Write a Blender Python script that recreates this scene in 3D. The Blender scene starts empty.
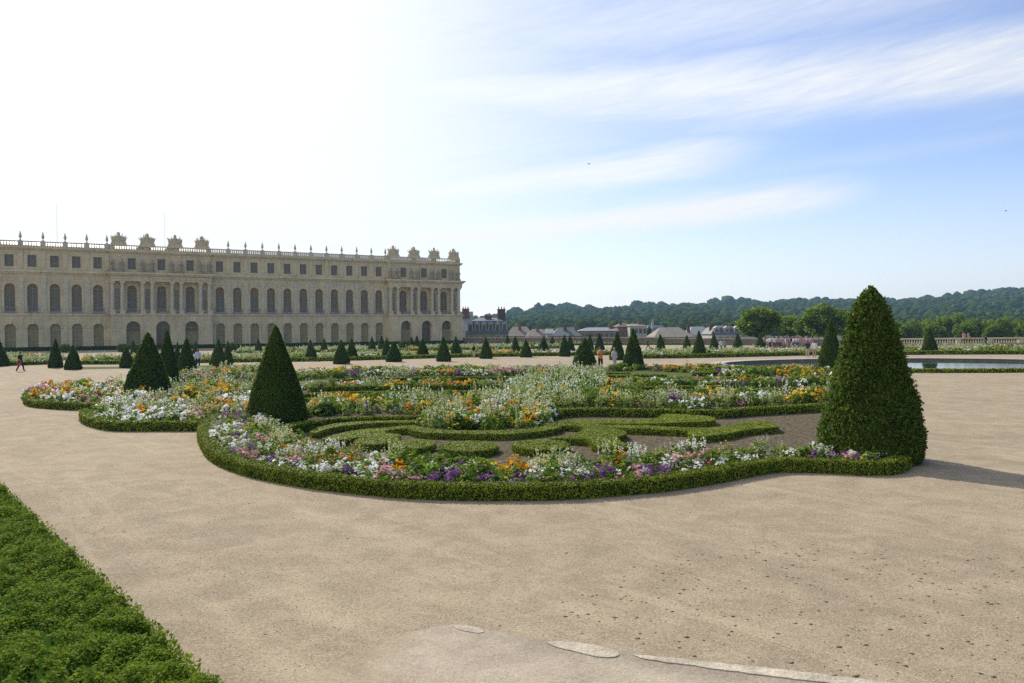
import bpy, bmesh, math, random
import numpy as np
from mathutils import Vector, Matrix
from mathutils.geometry import tessellate_polygon, delaunay_2d_cdt

rng = np.random.default_rng(7)
random.seed(7)
scene = bpy.context.scene
COL = scene.collection
R = math.radians
PI = math.pi

# ------------------------------------------------------------------ camera
CAM_H = 3.1
F = 812.0
CX, CY = 512.0, 341.5
roll = 0.0093
pitch = math.atan((341.5 - 330.8) / F)
fwd = Vector((0, math.cos(pitch), -math.sin(pitch)))
up0 = Vector((0, math.sin(pitch), math.cos(pitch)))
right0 = Vector((1, 0, 0))
cr, sr = math.cos(roll), math.sin(roll)
right = right0 * cr - up0 * sr
up = up0 * cr + right0 * sr
camd = bpy.data.cameras.new('camera')
cam = bpy.data.objects.new('camera', camd)
COL.objects.link(cam)
M3 = Matrix((right, up, -fwd)).transposed()
cam.matrix_world = Matrix.Translation((0, 0, CAM_H)) @ M3.to_4x4()
camd.sensor_width = 36.0
camd.lens = F / 1024 * 36.0
camd.clip_start = 0.1
camd.clip_end = 30000
scene.camera = cam


def gp(px, py, z=0.0):
    """ground point (at height z) seen at a pixel of the photograph"""
    d = fwd * F + right * (px - CX) + up * (CY - py)
    t = (z - CAM_H) / d.z
    return np.array((d.x * t, d.y * t))


def gps(pts, z=0.0):
    return np.array([gp(x, y, z) for x, y in pts])


# ------------------------------------------------------------------ materials
def nodes_of(m):
    m.use_nodes = True
    nt = m.node_tree
    nt.nodes.clear()
    return nt


class NT:
    def __init__(s, nt):
        s.nt = nt

    def n(s, t, **kw):
        x = s.nt.nodes.new(t)
        for k, v in kw.items():
            setattr(x, k, v)
        return x

    def put(s, sock, v):
        if hasattr(v, 'is_output') or isinstance(v, bpy.types.NodeSocket):
            s.nt.links.new(v, sock)
        elif v is not None:
            try:
                sock.default_value = v
            except Exception:
                sock.default_value = (v[0], v[1], v[2], 1.0) if hasattr(v, '__len__') else (v, v, v)

    def math(s, op, a, b=None, c=None, clamp=False):
        x = s.n('ShaderNodeMath', operation=op, use_clamp=clamp)
        s.put(x.inputs[0], a)
        if b is not None:
            s.put(x.inputs[1], b)
        if c is not None:
            s.put(x.inputs[2], c)
        return x.outputs[0]

    def mix(s, f, a, b, blend='MIX'):
        x = s.n('ShaderNodeMix', data_type='RGBA', blend_type=blend)
        s.put(x.inputs[0], f)
        s.put(x.inputs[6], col4(a))
        s.put(x.inputs[7], col4(b))
        return x.outputs[2]

    def noise(s, vec, scale, detail=3.0, rough=0.55, dist=0.0):
        x = s.n('ShaderNodeTexNoise')
        if vec is not None:
            s.put(x.inputs['Vector'], vec)
        x.inputs['Scale'].default_value = scale
        x.inputs['Detail'].default_value = detail
        x.inputs['Roughness'].default_value = rough
        x.inputs['Distortion'].default_value = dist
        return x.outputs['Fac']

    def ramp(s, f, stops, interp='LINEAR'):
        x = s.n('ShaderNodeValToRGB')
        x.color_ramp.interpolation = interp
        e = x.color_ramp.elements
        while len(e) < len(stops):
            e.new(0.5)
        for el, (p, c) in zip(e, stops):
            el.position = p
            el.color = col4(c)
        s.put(x.inputs[0], f)
        return x.outputs[0]

    def sstep(s, v, a, b):
        x = s.n('ShaderNodeMapRange', interpolation_type='SMOOTHSTEP')
        s.put(x.inputs[0], v)
        x.inputs[1].default_value = a
        x.inputs[2].default_value = b
        return x.outputs[0]

    def bump(s, h, strength=0.3, dist=0.02):
        x = s.n('ShaderNodeBump')
        x.inputs['Strength'].default_value = strength
        x.inputs['Distance'].default_value = dist
        s.put(x.inputs['Height'], h)
        return x.outputs[0]

    def vscale(s, v, sc):
        x = s.n('ShaderNodeMapping')
        s.put(x.inputs[0], v)
        x.inputs['Scale'].default_value = sc
        return x.outputs[0]


def col4(c):
    if isinstance(c, bpy.types.NodeSocket):
        return c
    if isinstance(c, (int, float)):
        return (c, c, c, 1)
    return (c[0], c[1], c[2], 1.0)


def new_mat(name):
    m = bpy.data.materials.new(name)
    nt = nodes_of(m)
    h = NT(nt)
    out = h.n('ShaderNodeOutputMaterial')
    return m, h, out


def mat_plain(name, c, rough=0.8, var=0.12, scale=3.0, bump=0.0, metal=0.0, spec=0.3, stretch=None):
    m, h, out = new_mat(name)
    geo = h.n('ShaderNodeNewGeometry')
    v = geo.outputs['Position']
    if stretch:
        v = h.vscale(v, stretch)
    f = h.noise(v, scale, 5)
    c2 = h.ramp(f, [(0.25, [x * (1 - var * 1.6) for x in c]), (0.75, [min(1, x * (1 + var)) for x in c])])
    p = h.n('ShaderNodeBsdfPrincipled')
    h.put(p.inputs['Base Color'], c2)
    p.inputs['Roughness'].default_value = rough
    p.inputs['Metallic'].default_value = metal
    p.inputs['Specular IOR Level'].default_value = spec
    if bump:
        h.put(p.inputs['Normal'], h.bump(h.noise(v, scale * 6, 4), bump, 0.03))
    h.put(out.inputs[0], p.outputs[0])
    return m


def mat_leaf(name, dark, light, trans=0.35, nscale=1.2, spec=0.25, rough=0.55, blades=None, yellow=None):
    """foliage: every leaf its own tint, drifts of colour over the plant, light passes through"""
    m, h, out = new_mat(name)
    geo = h.n('ShaderNodeNewGeometry')
    oi = h.n('ShaderNodeObjectInfo')
    rnd = geo.outputs['Random Per Island']
    big = h.noise(geo.outputs['Position'], nscale, 3)
    fac = h.math('ADD', h.math('MULTIPLY', rnd, 0.55), h.math('MULTIPLY', big, 0.75))
    fac = h.math('ADD', fac, h.math('MULTIPLY', oi.outputs['Random'], 0.18))
    c = h.ramp(fac, [(0.3, dark), (1.05, light)])
    if yellow:
        c = h.mix(h.sstep(rnd, 0.86, 0.99), c, yellow)
    dif = h.n('ShaderNodeBsdfPrincipled')
    h.put(dif.inputs['Base Color'], c)
    dif.inputs['Roughness'].default_value = rough
    dif.inputs['Specular IOR Level'].default_value = spec
    tr = h.n('ShaderNodeBsdfTranslucent')
    tc = h.mix(1.0, c, (1.0, 1.0, 0.45), 'MULTIPLY')
    h.put(tr.inputs[0], h.mix(0.5, tc, c))
    mx = h.n('ShaderNodeMixShader')
    mx.inputs[0].default_value = trans
    h.put(mx.inputs[1], dif.outputs[0])
    h.put(mx.inputs[2], tr.outputs[0])
    h.put(out.inputs[0], mx.outputs[0])
    return m


def mat_petal(name, a, b, trans=0.35):
    m, h, out = new_mat(name)
    geo = h.n('ShaderNodeNewGeometry')
    c = h.mix(geo.outputs['Random Per Island'], a, b)
    d = h.n('ShaderNodeBsdfDiffuse')
    h.put(d.inputs[0], c)
    t = h.n('ShaderNodeBsdfTranslucent')
    h.put(t.inputs[0], c)
    mx = h.n('ShaderNodeMixShader')
    mx.inputs[0].default_value = trans
    h.put(mx.inputs[1], d.outputs[0])
    h.put(mx.inputs[2], t.outputs[0])
    h.put(out.inputs[0], mx.outputs[0])
    return m


M = {}
M['yew'] = mat_leaf('yew_needles', (0.026, 0.060, 0.010), (0.120, 0.185, 0.028), 0.46, 0.9, spec=0.06, yellow=(0.15, 0.14, 0.035))
M['yew_far'] = mat_leaf('yew_far', (0.020, 0.052, 0.010), (0.090, 0.145, 0.025), 0.44, 0.5, spec=0.05)
M['box'] = mat_leaf('box_leaves', (0.090, 0.125, 0.012), (0.275, 0.330, 0.036), 0.16, 1.4, spec=0.05)
M['hedge'] = mat_leaf('hedge_leaves', (0.052, 0.100, 0.008), (0.225, 0.315, 0.026), 0.40, 0.55, spec=0.06, rough=0.7)
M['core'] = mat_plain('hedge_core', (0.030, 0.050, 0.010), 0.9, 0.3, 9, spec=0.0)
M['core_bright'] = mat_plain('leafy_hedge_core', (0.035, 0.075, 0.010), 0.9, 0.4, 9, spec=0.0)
M['bark'] = mat_plain('bark', (0.09, 0.065, 0.045), 0.9, 0.3, 8, 0.5)
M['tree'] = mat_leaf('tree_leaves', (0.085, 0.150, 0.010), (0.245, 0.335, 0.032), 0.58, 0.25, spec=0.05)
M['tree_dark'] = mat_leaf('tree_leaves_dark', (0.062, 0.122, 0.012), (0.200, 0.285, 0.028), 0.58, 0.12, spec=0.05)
M['forest'] = mat_leaf('forest_leaves', (0.012, 0.032, 0.009), (0.052, 0.082, 0.018), 0.15, 0.02, spec=0.0)
M['flower_leaf'] = mat_leaf('flower_leaves', (0.048, 0.100, 0.012), (0.190, 0.300, 0.042), 0.48, 1.0, spec=0.05)
M['grey_leaf'] = mat_leaf('grey_leaves', (0.105, 0.160, 0.042), (0.31, 0.40, 0.125), 0.48, 1.0, spec=0.05)
M['stem'] = mat_leaf('stems', (0.06, 0.09, 0.03), (0.16, 0.20, 0.07), 0.3, 1.0)
M['white'] = mat_petal('white_petals', (0.90, 0.89, 0.85), (0.78, 0.78, 0.74), 0.40)
M['cream'] = mat_petal('cream_petals', (0.74, 0.72, 0.52), (0.58, 0.60, 0.40))
M['orange'] = mat_petal('orange_petals', (0.80, 0.30, 0.015), (0.75, 0.42, 0.03))
M['yellow'] = mat_petal('yellow_petals', (0.78, 0.52, 0.04), (0.80, 0.62, 0.10))
M['purple'] = mat_petal('purple_petals', (0.16, 0.05, 0.22), (0.34, 0.13, 0.38))
M['lilac'] = mat_petal('lilac_petals', (0.46, 0.34, 0.48), (0.58, 0.46, 0.58))
M['pink'] = mat_petal('pink_petals', (0.62, 0.26, 0.34), (0.70, 0.46, 0.44))
M['peach'] = mat_petal('peach_petals', (0.75, 0.40, 0.22), (0.76, 0.52, 0.36))
M['red'] = mat_petal('red_petals', (0.30, 0.03, 0.04), (0.42, 0.06, 0.06))
M['soil'] = mat_plain('soil', (0.165, 0.138, 0.096), 0.95, 0.50, 9, 1.0, spec=0.0)


def mat_gravel(name='gravel', tint=(1, 1, 1), calm=1.0, grain=1.0, paved=False):
    m, h, out = new_mat(name)
    geo = h.n('ShaderNodeNewGeometry')
    P = geo.outputs['Position']
    T = lambda c: (c[0] * tint[0] * 0.985, c[1] * tint[1] * 0.985, c[2] * tint[2] * 0.965)
    rot0 = h.n('ShaderNodeMapping')
    h.put(rot0.inputs[0], P)
    rot0.inputs['Rotation'].default_value = (0, 0, R(50))
    big = h.noise(P, 0.16, 4, 0.6, 0.6)
    mid = h.noise(P, 1.3, 8, 0.74, 0.5)
    streak = h.noise(h.vscale(rot0.outputs[0], (0.45, 1.5, 1)), 0.8, 6, 0.7, 1.0)
    fine = h.noise(P, 26, 4, 0.75)
    tiny = h.noise(P, 75, 2, 0.7)
    vor = h.n('ShaderNodeTexVoronoi')
    h.put(vor.inputs['Vector'], P)
    vor.inputs['Scale'].default_value = 85
    sep = h.n('ShaderNodeSeparateColor')
    h.put(sep.inputs[0], vor.outputs['Color'])
    c = h.ramp(big, [(0.28, T((0.292, 0.230, 0.154))), (0.50, T((0.340, 0.268, 0.180))), (0.72, T((0.382, 0.306, 0.205)))])
    c = h.mix(h.math('MULTIPLY', h.sstep(mid, 0.44, 0.66), 0.60 * calm), c, T((0.440, 0.358, 0.248)))
    c = h.mix(h.math('MULTIPLY', h.sstep(mid, 0.56, 0.34), 0.50 * calm), c, T((0.225, 0.180, 0.122)))
    c = h.mix(h.math('MULTIPLY', h.sstep(streak, 0.50, 0.70), 0.34 * calm), c, T((0.235, 0.190, 0.135)))
    # wheel tracks and raked, walked-on lanes along the path
    rot = h.n('ShaderNodeMapping')
    h.put(rot.inputs[0], P)
    rot.inputs['Rotation'].default_value = (0, 0, R(50))
    lane = h.noise(h.vscale(rot.outputs[0], (0.10, 0.95, 1)), 1.0, 6, 0.66, 0.9)
    c = h.mix(h.math('MULTIPLY', h.sstep(lane, 0.52, 0.70), 0.58 * calm), c, T((0.470, 0.392, 0.262)))
    c = h.mix(h.math('MULTIPLY', h.sstep(lane, 0.44, 0.32), 0.40 * calm), c, T((0.215, 0.172, 0.120)))
    c = h.mix(h.math('MULTIPLY', h.sstep(fine, 0.50, 0.66), 0.52 * grain), c, T((0.175, 0.135, 0.098)))
    c = h.mix(h.math('MULTIPLY', h.sstep(fine, 0.48, 0.34), 0.36 * grain), c, T((0.56, 0.48, 0.36)))
    c = h.mix(h.math('MULTIPLY', h.sstep(sep.outputs[0], 0.62, 1.0), 0.46 * grain), c, T((0.145, 0.115, 0.088)))
    c = h.mix(h.math('MULTIPLY', h.sstep(sep.outputs[1], 0.68, 1.0), 0.42 * grain), c, T((0.62, 0.55, 0.45)))
    if paved:
        # bare paving, greyer than the gravel; grit has drifted over its western side and the tone darkens along the kerb
        sp = h.n('ShaderNodeSeparateXYZ')
        h.put(sp.inputs[0], P)
        bare = h.sstep(h.math('ADD', sp.outputs[0], h.math('MULTIPLY', h.math('SUBTRACT', h.noise(P, 1.1, 7, 0.7, 0.6), 0.5), 2.6)), -1.75, -0.55)
        c = h.mix(bare, c, h.mix(1.0, c, (1.16, 1.21, 1.36), 'MULTIPLY'))
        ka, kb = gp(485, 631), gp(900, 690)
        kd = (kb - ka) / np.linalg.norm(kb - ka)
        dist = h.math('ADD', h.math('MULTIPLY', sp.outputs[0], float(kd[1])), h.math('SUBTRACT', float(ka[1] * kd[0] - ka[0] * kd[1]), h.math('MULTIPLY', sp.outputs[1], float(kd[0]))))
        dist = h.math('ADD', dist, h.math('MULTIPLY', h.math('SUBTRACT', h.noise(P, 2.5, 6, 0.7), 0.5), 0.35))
        kerb_band = h.math('MULTIPLY', h.math('SUBTRACT', 1.0, h.sstep(dist, 0.05, 0.55)), h.sstep(sp.outputs[0], -0.5, 0.3))
        c = h.mix(h.math('MULTIPLY', kerb_band, 0.55), c, h.mix(1.0, c, (0.58, 0.58, 0.60), 'MULTIPLY'))
    p = h.n('ShaderNodeBsdfPrincipled')
    h.put(p.inputs['Base Color'], c)
    p.inputs['Roughness'].default_value = 0.95
    p.inputs['Specular IOR Level'].default_value = 0.1
    hgt = h.math('ADD', h.math('MULTIPLY', fine, 0.8), h.math('ADD', h.math('MULTIPLY', tiny, 0.5), h.math('MULTIPLY', mid, 0.15)))
    h.put(p.inputs['Normal'], h.bump(hgt, 0.5, 0.02))
    h.put(out.inputs[0], p.outputs[0])
    return m


M['gravel'] = mat_gravel()
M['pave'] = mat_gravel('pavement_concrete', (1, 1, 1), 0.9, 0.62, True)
M['pave_stone'] = mat_plain('kerb_limestone', (0.50, 0.435, 0.335), 0.9, 0.30, 5, 0.6)
M['pebble'] = mat_petal('pebbles', (0.34, 0.27, 0.19), (0.60, 0.51, 0.39), 0.0)
M['clod'] = mat_petal('clods', (0.11, 0.085, 0.060), (0.23, 0.18, 0.125), 0.0)
M['lawn'] = mat_plain('lawn', (0.095, 0.125, 0.030), 0.95, 0.35, 2.5, 0.6, spec=0.05)


def mat_stone(name, c, lines=None, var=0.16):
    m, h, out = new_mat(name)
    tc = h.n('ShaderNodeTexCoord')
    P = tc.outputs['Object']
    f = h.noise(P, 0.35, 5, 0.6)
    st = h.noise(h.vscale(P, (1.6, 1.6, 0.18)), 1.0, 4, 0.6)
    c1 = h.ramp(f, [(0.3, [x * (1 - var) for x in c]), (0.7, [x * (1 + var * 0.7) for x in c])])
    c1 = h.mix(h.math('MULTIPLY', h.sstep(st, 0.46, 0.72), 0.55), c1, [c[0] * 0.58, c[1] * 0.57, c[2] * 0.55])
    p = h.n('ShaderNodeBsdfPrincipled')
    hgt = h.noise(P, 6, 4)
    if lines:
        sx = h.n('ShaderNodeSeparateXYZ')
        h.put(sx.inputs[0], P)
        zz = h.math('FRACT', h.math('DIVIDE', sx.outputs[2], lines))
        row = h.math('FLOOR', h.math('DIVIDE', sx.outputs[2], lines))
        xx = h.math('FRACT', h.math('ADD', h.math('DIVIDE', sx.outputs[0], lines * 2.4), h.math('MULTIPLY', row, 0.5)))
        joint = h.math('MAXIMUM', h.math('LESS_THAN', zz, 0.06), h.math('LESS_THAN', xx, 0.02))
        c1 = h.mix(h.math('MULTIPLY', joint, 0.40), c1, [v * 0.45 for v in c])
        hgt = h.math('SUBTRACT', hgt, joint)
        bid = h.n('ShaderNodeTexWhiteNoise', noise_dimensions='2D')
        cmb = h.n('ShaderNodeCombineXYZ')
        h.put(cmb.inputs[0], row)
        h.put(cmb.inputs[1], h.math('FLOOR', h.math('ADD', h.math('DIVIDE', sx.outputs[0], lines * 2.4), h.math('MULTIPLY', row, 0.5))))
        h.put(bid.inputs['Vector'], cmb.outputs[0])
        c1 = h.mix(h.math('MULTIPLY', bid.outputs[0], 0.16), c1, [v * 0.75 for v in c])
    h.put(p.inputs['Base Color'], c1)
    p.inputs['Roughness'].default_value = 0.9
    p.inputs['Specular IOR Level'].default_value = 0.2
    h.put(p.inputs['Normal'], h.bump(hgt, 0.3, 0.03))
    h.put(out.inputs[0], p.outputs[0])
    return m


M['stone'] = mat_stone('limestone_wall', (0.670, 0.555, 0.330), 0.62, 0.2)
M['stone_trim'] = mat_stone('limestone_trim', (0.67, 0.560, 0.345), None, 0.2)
M['stone_pale'] = mat_stone('limestone_pale', (0.60, 0.525, 0.375))
M['stone_dark'] = mat_stone('limestone_weathered', (0.36, 0.305, 0.21))
M['coping'] = mat_stone('pond_stone', (0.50, 0.46, 0.38))
M['basin'] = mat_stone('basin_wall', (0.20, 0.19, 0.15))
M['parapet'] = mat_stone('parapet_stone', (0.16, 0.155, 0.14), 0.5)


def mat_glass(name, c=(0.03, 0.035, 0.04), spec=0.5):
    m, h, out = new_mat(name)
    p = h.n('ShaderNodeBsdfPrincipled')
    p.inputs['Base Color'].default_value = col4(c)
    p.inputs['Roughness'].default_value = 0.12
    p.inputs['Specular IOR Level'].default_value = spec
    h.put(out.inputs[0], p.outputs[0])
    return m


M['glass'] = mat_glass('window_glass', (0.105, 0.085, 0.055), 0.35)
M['glass_attic'] = mat_glass('attic_glass', (0.120, 0.102, 0.070), 0.3)
M['frame'] = mat_plain('window_frame_paint', (0.33, 0.265, 0.160), 0.6, 0.1, 2)
M['blind'] = mat_plain('orange_blind', (0.27, 0.15, 0.05), 0.8, 0.15, 1)
M['shutter'] = mat_plain('tan_shutter', (0.33, 0.275, 0.140), 0.7, 0.12, 0.8)
M['iron'] = mat_plain('iron_rail', (0.30, 0.29, 0.27), 0.6, 0.1, 2)
M['slate'] = mat_plain('slate_roof', (0.105, 0.115, 0.130), 0.6, 0.2, 0.7)
M['slate_blue'] = mat_plain('blue_slate_roof', (0.10, 0.125, 0.150), 0.55, 0.2, 0.5)
M['zinc'] = mat_plain('zinc_roof', (0.22, 0.225, 0.225), 0.5, 0.12, 0.5)
M['tile'] = mat_plain('brown_tile_roof', (0.17, 0.115, 0.085), 0.8, 0.2, 0.8)
M['tile_grey'] = mat_plain('weathered_tile_roof', (0.215, 0.185, 0.155), 0.8, 0.2, 0.8)
M['brick'] = mat_plain('red_brick', (0.22, 0.115, 0.08), 0.85, 0.2, 3)
M['brick_dark'] = mat_plain('sooty_brick', (0.13, 0.085, 0.065), 0.85, 0.25, 3)
M['render_white'] = mat_plain('white_render', (0.46, 0.44, 0.40), 0.85, 0.1, 0.4)
M['render_tan'] = mat_plain('tan_render', (0.42, 0.33, 0.21), 0.85, 0.12, 0.4)
M['render_pink'] = mat_plain('brownish_render', (0.33, 0.22, 0.17), 0.85, 0.15, 0.4)
M['steel'] = mat_plain('grey_steel', (0.35, 0.36, 0.37), 0.4, 0.1, 1, metal=0.6)
M['hill'] = mat_plain('hill_ground', (0.045, 0.06, 0.025), 0.95, 0.2, 0.05)


def mat_water():
    m, h, out = new_mat('pond_water')
    geo = h.n('ShaderNodeNewGeometry')
    p = h.n('ShaderNodeBsdfPrincipled')
    p.inputs['Base Color'].default_value = (0.035, 0.045, 0.040, 1)
    p.inputs['Roughness'].default_value = 0.04
    p.inputs['IOR'].default_value = 1.33
    p.inputs['Specular IOR Level'].default_value = 0.5
    h.put(p.inputs['Normal'], h.bump(h.noise(h.vscale(geo.outputs['Position'], (1, 2, 1)), 1.5, 3), 0.06, 0.05))
    h.put(out.inputs[0], p.outputs[0])
    return m


M['water'] = mat_water()


# ------------------------------------------------------------------ mesh helpers
def mesh_np(name, V, F_, mats, midx=None, smooth=False):
    """V (n,3); F_ list of (m,k) integer arrays with constant k each"""
    me = bpy.data.meshes.new(name)
    V = np.asarray(V, dtype=np.float32)
    me.vertices.add(len(V))
    me.vertices.foreach_set('co', V.ravel())
    loops, starts, mi = [], [], []
    s = 0
    for i, f in enumerate(F_):
        f = np.asarray(f, dtype=np.int32)
        if len(f) == 0:
            continue
        k = f.shape[1]
        loops.append(f.ravel())
        starts.append(s + np.arange(len(f), dtype=np.int32) * k)
        s += len(f) * k
        if midx is not None:
            q = midx[i]
            mi.append(np.full(len(f), q, dtype=np.int32) if np.isscalar(q) else np.asarray(q, dtype=np.int32))
    loops = np.concatenate(loops)
    starts = np.concatenate(starts)
    me.loops.add(len(loops))
    me.loops.foreach_set('vertex_index', loops)
    me.polygons.add(len(starts))
    me.polygons.foreach_set('loop_start', starts)
    if midx is not None:
        me.polygons.foreach_set('material_index', np.concatenate(mi))
    for m in mats:
        me.materials.append(m)
    me.update(calc_edges=True)
    me.validate()
    if smooth:
        me.shade_smooth()
    return me


class MB:
    def __init__(s):
        s.v, s.f, s.m = [], [], []

    def add(s, vs, fs, mi=0):
        o = len(s.v)
        s.v.extend([tuple(map(float, p)) for p in vs])
        for f in fs:
            s.f.append([i + o for i in f])
            s.m.append(mi)
        return s

    def box(s, x0, x1, y0, y1, z0, z1, mi=0):
        vs = [(x0, y0, z0), (x1, y0, z0), (x1, y1, z0), (x0, y1, z0), (x0, y0, z1), (x1, y0, z1), (x1, y1, z1), (x0, y1, z1)]
        fs = [(0, 3, 2, 1), (4, 5, 6, 7), (0, 1, 5, 4), (1, 2, 6, 5), (2, 3, 7, 6), (3, 0, 4, 7)]
        return s.add(vs, fs, mi)

    def lathe(s, prof, n=12, c=(0, 0, 0), mi=0, cap=True, sx=1, sy=1):
        vs, fs = [], []
        for r, z in prof:
            for k in range(n):
                a = 2 * PI * k / n
                vs.append((c[0] + r * math.cos(a) * sx, c[1] + r * math.sin(a) * sy, c[2] + z))
        for i in range(len(prof) - 1):
            for k in range(n):
                k2 = (k + 1) % n
                fs.append((i * n + k, i * n + k2, (i + 1) * n + k2, (i + 1) * n + k))
        if cap:
            fs.append(tuple(range(n))[::-1])
            fs.append(tuple((len(prof) - 1) * n + k for k in range(n)))
        return s.add(vs, fs, mi)

    def tube(s, pts, radii, n=8, mi=0):
        pts = [Vector(p) for p in pts]
        vs, fs = [], []
        for i, p in enumerate(pts):
            d = (pts[min(i + 1, len(pts) - 1)] - pts[max(i - 1, 0)]).normalized()
            a = d.orthogonal().normalized()
            b = d.cross(a)
            r = radii[i] if hasattr(radii, '__len__') else radii
            for k in range(n):
                t = 2 * PI * k / n
                vs.append(p + a * (r * math.cos(t)) + b * (r * math.sin(t)))
        for i in range(len(pts) - 1):
            for k in range(n):
                k2 = (k + 1) % n
                fs.append((i * n + k, i * n + k2, (i + 1) * n + k2, (i + 1) * n + k))
        fs.append(tuple(range(n))[::-1])
        fs.append(tuple((len(pts) - 1) * n + k for k in range(n)))
        return s.add(vs, fs, mi)

    def prism(s, poly, z0, z1, mi=0):
        n = len(poly)
        vs = [(p[0], p[1], z0) for p in poly] + [(p[0], p[1], z1) for p in poly]
        fs = [(k, (k + 1) % n, n + (k + 1) % n, n + k) for k in range(n)]
        tris = tessellate_polygon([[Vector((p[0], p[1], 0)) for p in poly]])
        area = sum(poly[i][0] * poly[(i + 1) % n][1] - poly[(i + 1) % n][0] * poly[i][1] for i in range(n))
        for t in tris:
            a, b, c = t
            cr_ = (poly[b][0] - poly[a][0]) * (poly[c][1] - poly[a][1]) - (poly[b][1] - poly[a][1]) * (poly[c][0] - poly[a][0])
            t = (a, b, c) if cr_ > 0 else (a, c, b)
            fs.append(tuple(i + n for i in t))
            fs.append(t[::-1])
        if area < 0:
            fs[:n] = [f[::-1] for f in fs[:n]]
        return s.add(vs, fs, mi)

    def mesh(s, name, mats, smooth=False):
        me = bpy.data.meshes.new(name)
        me.from_pydata(s.v, [], s.f)
        for m in (mats if isinstance(mats, (list, tuple)) else [mats]):
            me.materials.append(m)
        me.polygons.foreach_set('material_index', s.m)
        if smooth:
            me.shade_smooth()
        me.update()
        return me

    def build(s, name, mats, parent=None, smooth=False, loc=None):
        return link(name, s.mesh(name, mats, smooth), parent, loc)


def link(name, me, parent=None, loc=None, rz=0.0):
    o = bpy.data.objects.new(name, me)
    COL.objects.link(o)
    if parent is not None:
        o.parent = parent
    if loc is not None:
        o.location = loc
    if rz:
        o.rotation_euler = (0, 0, rz)
    return o


def tag(o, label, cat, group=None, kind=None):
    o['label'] = label
    o['category'] = cat
    if group:
        o['group'] = group
    if kind:
        o['kind'] = kind
    return o


def empty(name, loc=(0, 0, 0), rz=0.0):
    return link(name, None, None, loc, rz)


def structure(o):
    o['kind'] = 'structure'
    return o


# leaves: small quads on sampled points
def leaf_quads(P, N, size, jit=0.6, aspect=1.5, r=rng, up_bias=0.0):
    n = len(P)
    N = N + r.normal(0, jit, (n, 3))
    N[:, 2] += up_bias
    N /= np.linalg.norm(N, axis=1)[:, None] + 1e-9
    A = r.normal(0, 1, (n, 3))
    T = np.cross(N, A)
    T /= np.linalg.norm(T, axis=1)[:, None] + 1e-9
    B = np.cross(N, T)
    sz = size * r.uniform(0.6, 1.35, n)[:, None] * 0.5
    T = T * sz * aspect
    B = B * sz
    V = np.empty((n, 4, 3))
    V[:, 0] = P - T
    V[:, 1] = P + B - T * 0.15
    V[:, 2] = P + T
    V[:, 3] = P - B - T * 0.15
    return V.reshape(-1, 3), np.arange(n * 4).reshape(-1, 4)


def cat_mesh(parts):
    """parts: list of (V, F, mi) -> V, [F...], [mi...]"""
    V, Fs, ms = [], [], []
    o = 0
    for v, f, mi in parts:
        V.append(np.asarray(v))
        Fs.append(np.asarray(f) + o)
        ms.append(mi)
        o += len(v)
    return np.concatenate(V), Fs, ms


def grid_faces(nu, nv, closed_v=True):
    a = np.arange(nu * nv).reshape(nu, nv)
    if closed_v:
        b = np.roll(a, -1, axis=1)
        return np.stack([a[:-1], b[:-1], b[1:], a[1:]], -1).reshape(-1, 4)
    return np.stack([a[:-1, :-1], a[:-1, 1:], a[1:, 1:], a[1:, :-1]], -1).reshape(-1, 4)


def smooth_path(pts, step, closed=False):
    pts = np.asarray(pts, float)
    n = len(pts)
    out = []
    segs = n if closed else n - 1
    for i in range(segs):
        if closed:
            p0, p1, p2, p3 = pts[(i - 1) % n], pts[i], pts[(i + 1) % n], pts[(i + 2) % n]
        else:
            p0 = pts[i - 1] if i > 0 else 2 * pts[0] - pts[1]
            p1, p2 = pts[i], pts[i + 1]
            p3 = pts[i + 2] if i + 2 < n else 2 * pts[-1] - pts[-2]
        k = max(2, int(np.linalg.norm(p2 - p1) / step * 1.2) + 1)
        for t in np.linspace(0, 1, k, endpoint=False):
            out.append(0.5 * ((2 * p1) + (-p0 + p2) * t + (2 * p0 - 5 * p1 + 4 * p2 - p3) * t * t + (-p0 + 3 * p1 - 3 * p2 + p3) * t ** 3))
    if not closed:
        out.append(pts[-1])
    out = np.array(out)
    d = np.concatenate([[0], np.cumsum(np.linalg.norm(np.diff(out, axis=0), axis=1))])
    m = max(2, int(d[-1] / step))
    q = np.linspace(0, d[-1], m + 1)
    return np.stack([np.interp(q, d, out[:, 0]), np.interp(q, d, out[:, 1])], 1)


def path_normals(p):
    t = np.gradient(p, axis=0)
    t /= np.linalg.norm(t, axis=1)[:, None] + 1e-9
    return np.stack([-t[:, 1], t[:, 0]], 1), t


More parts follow.
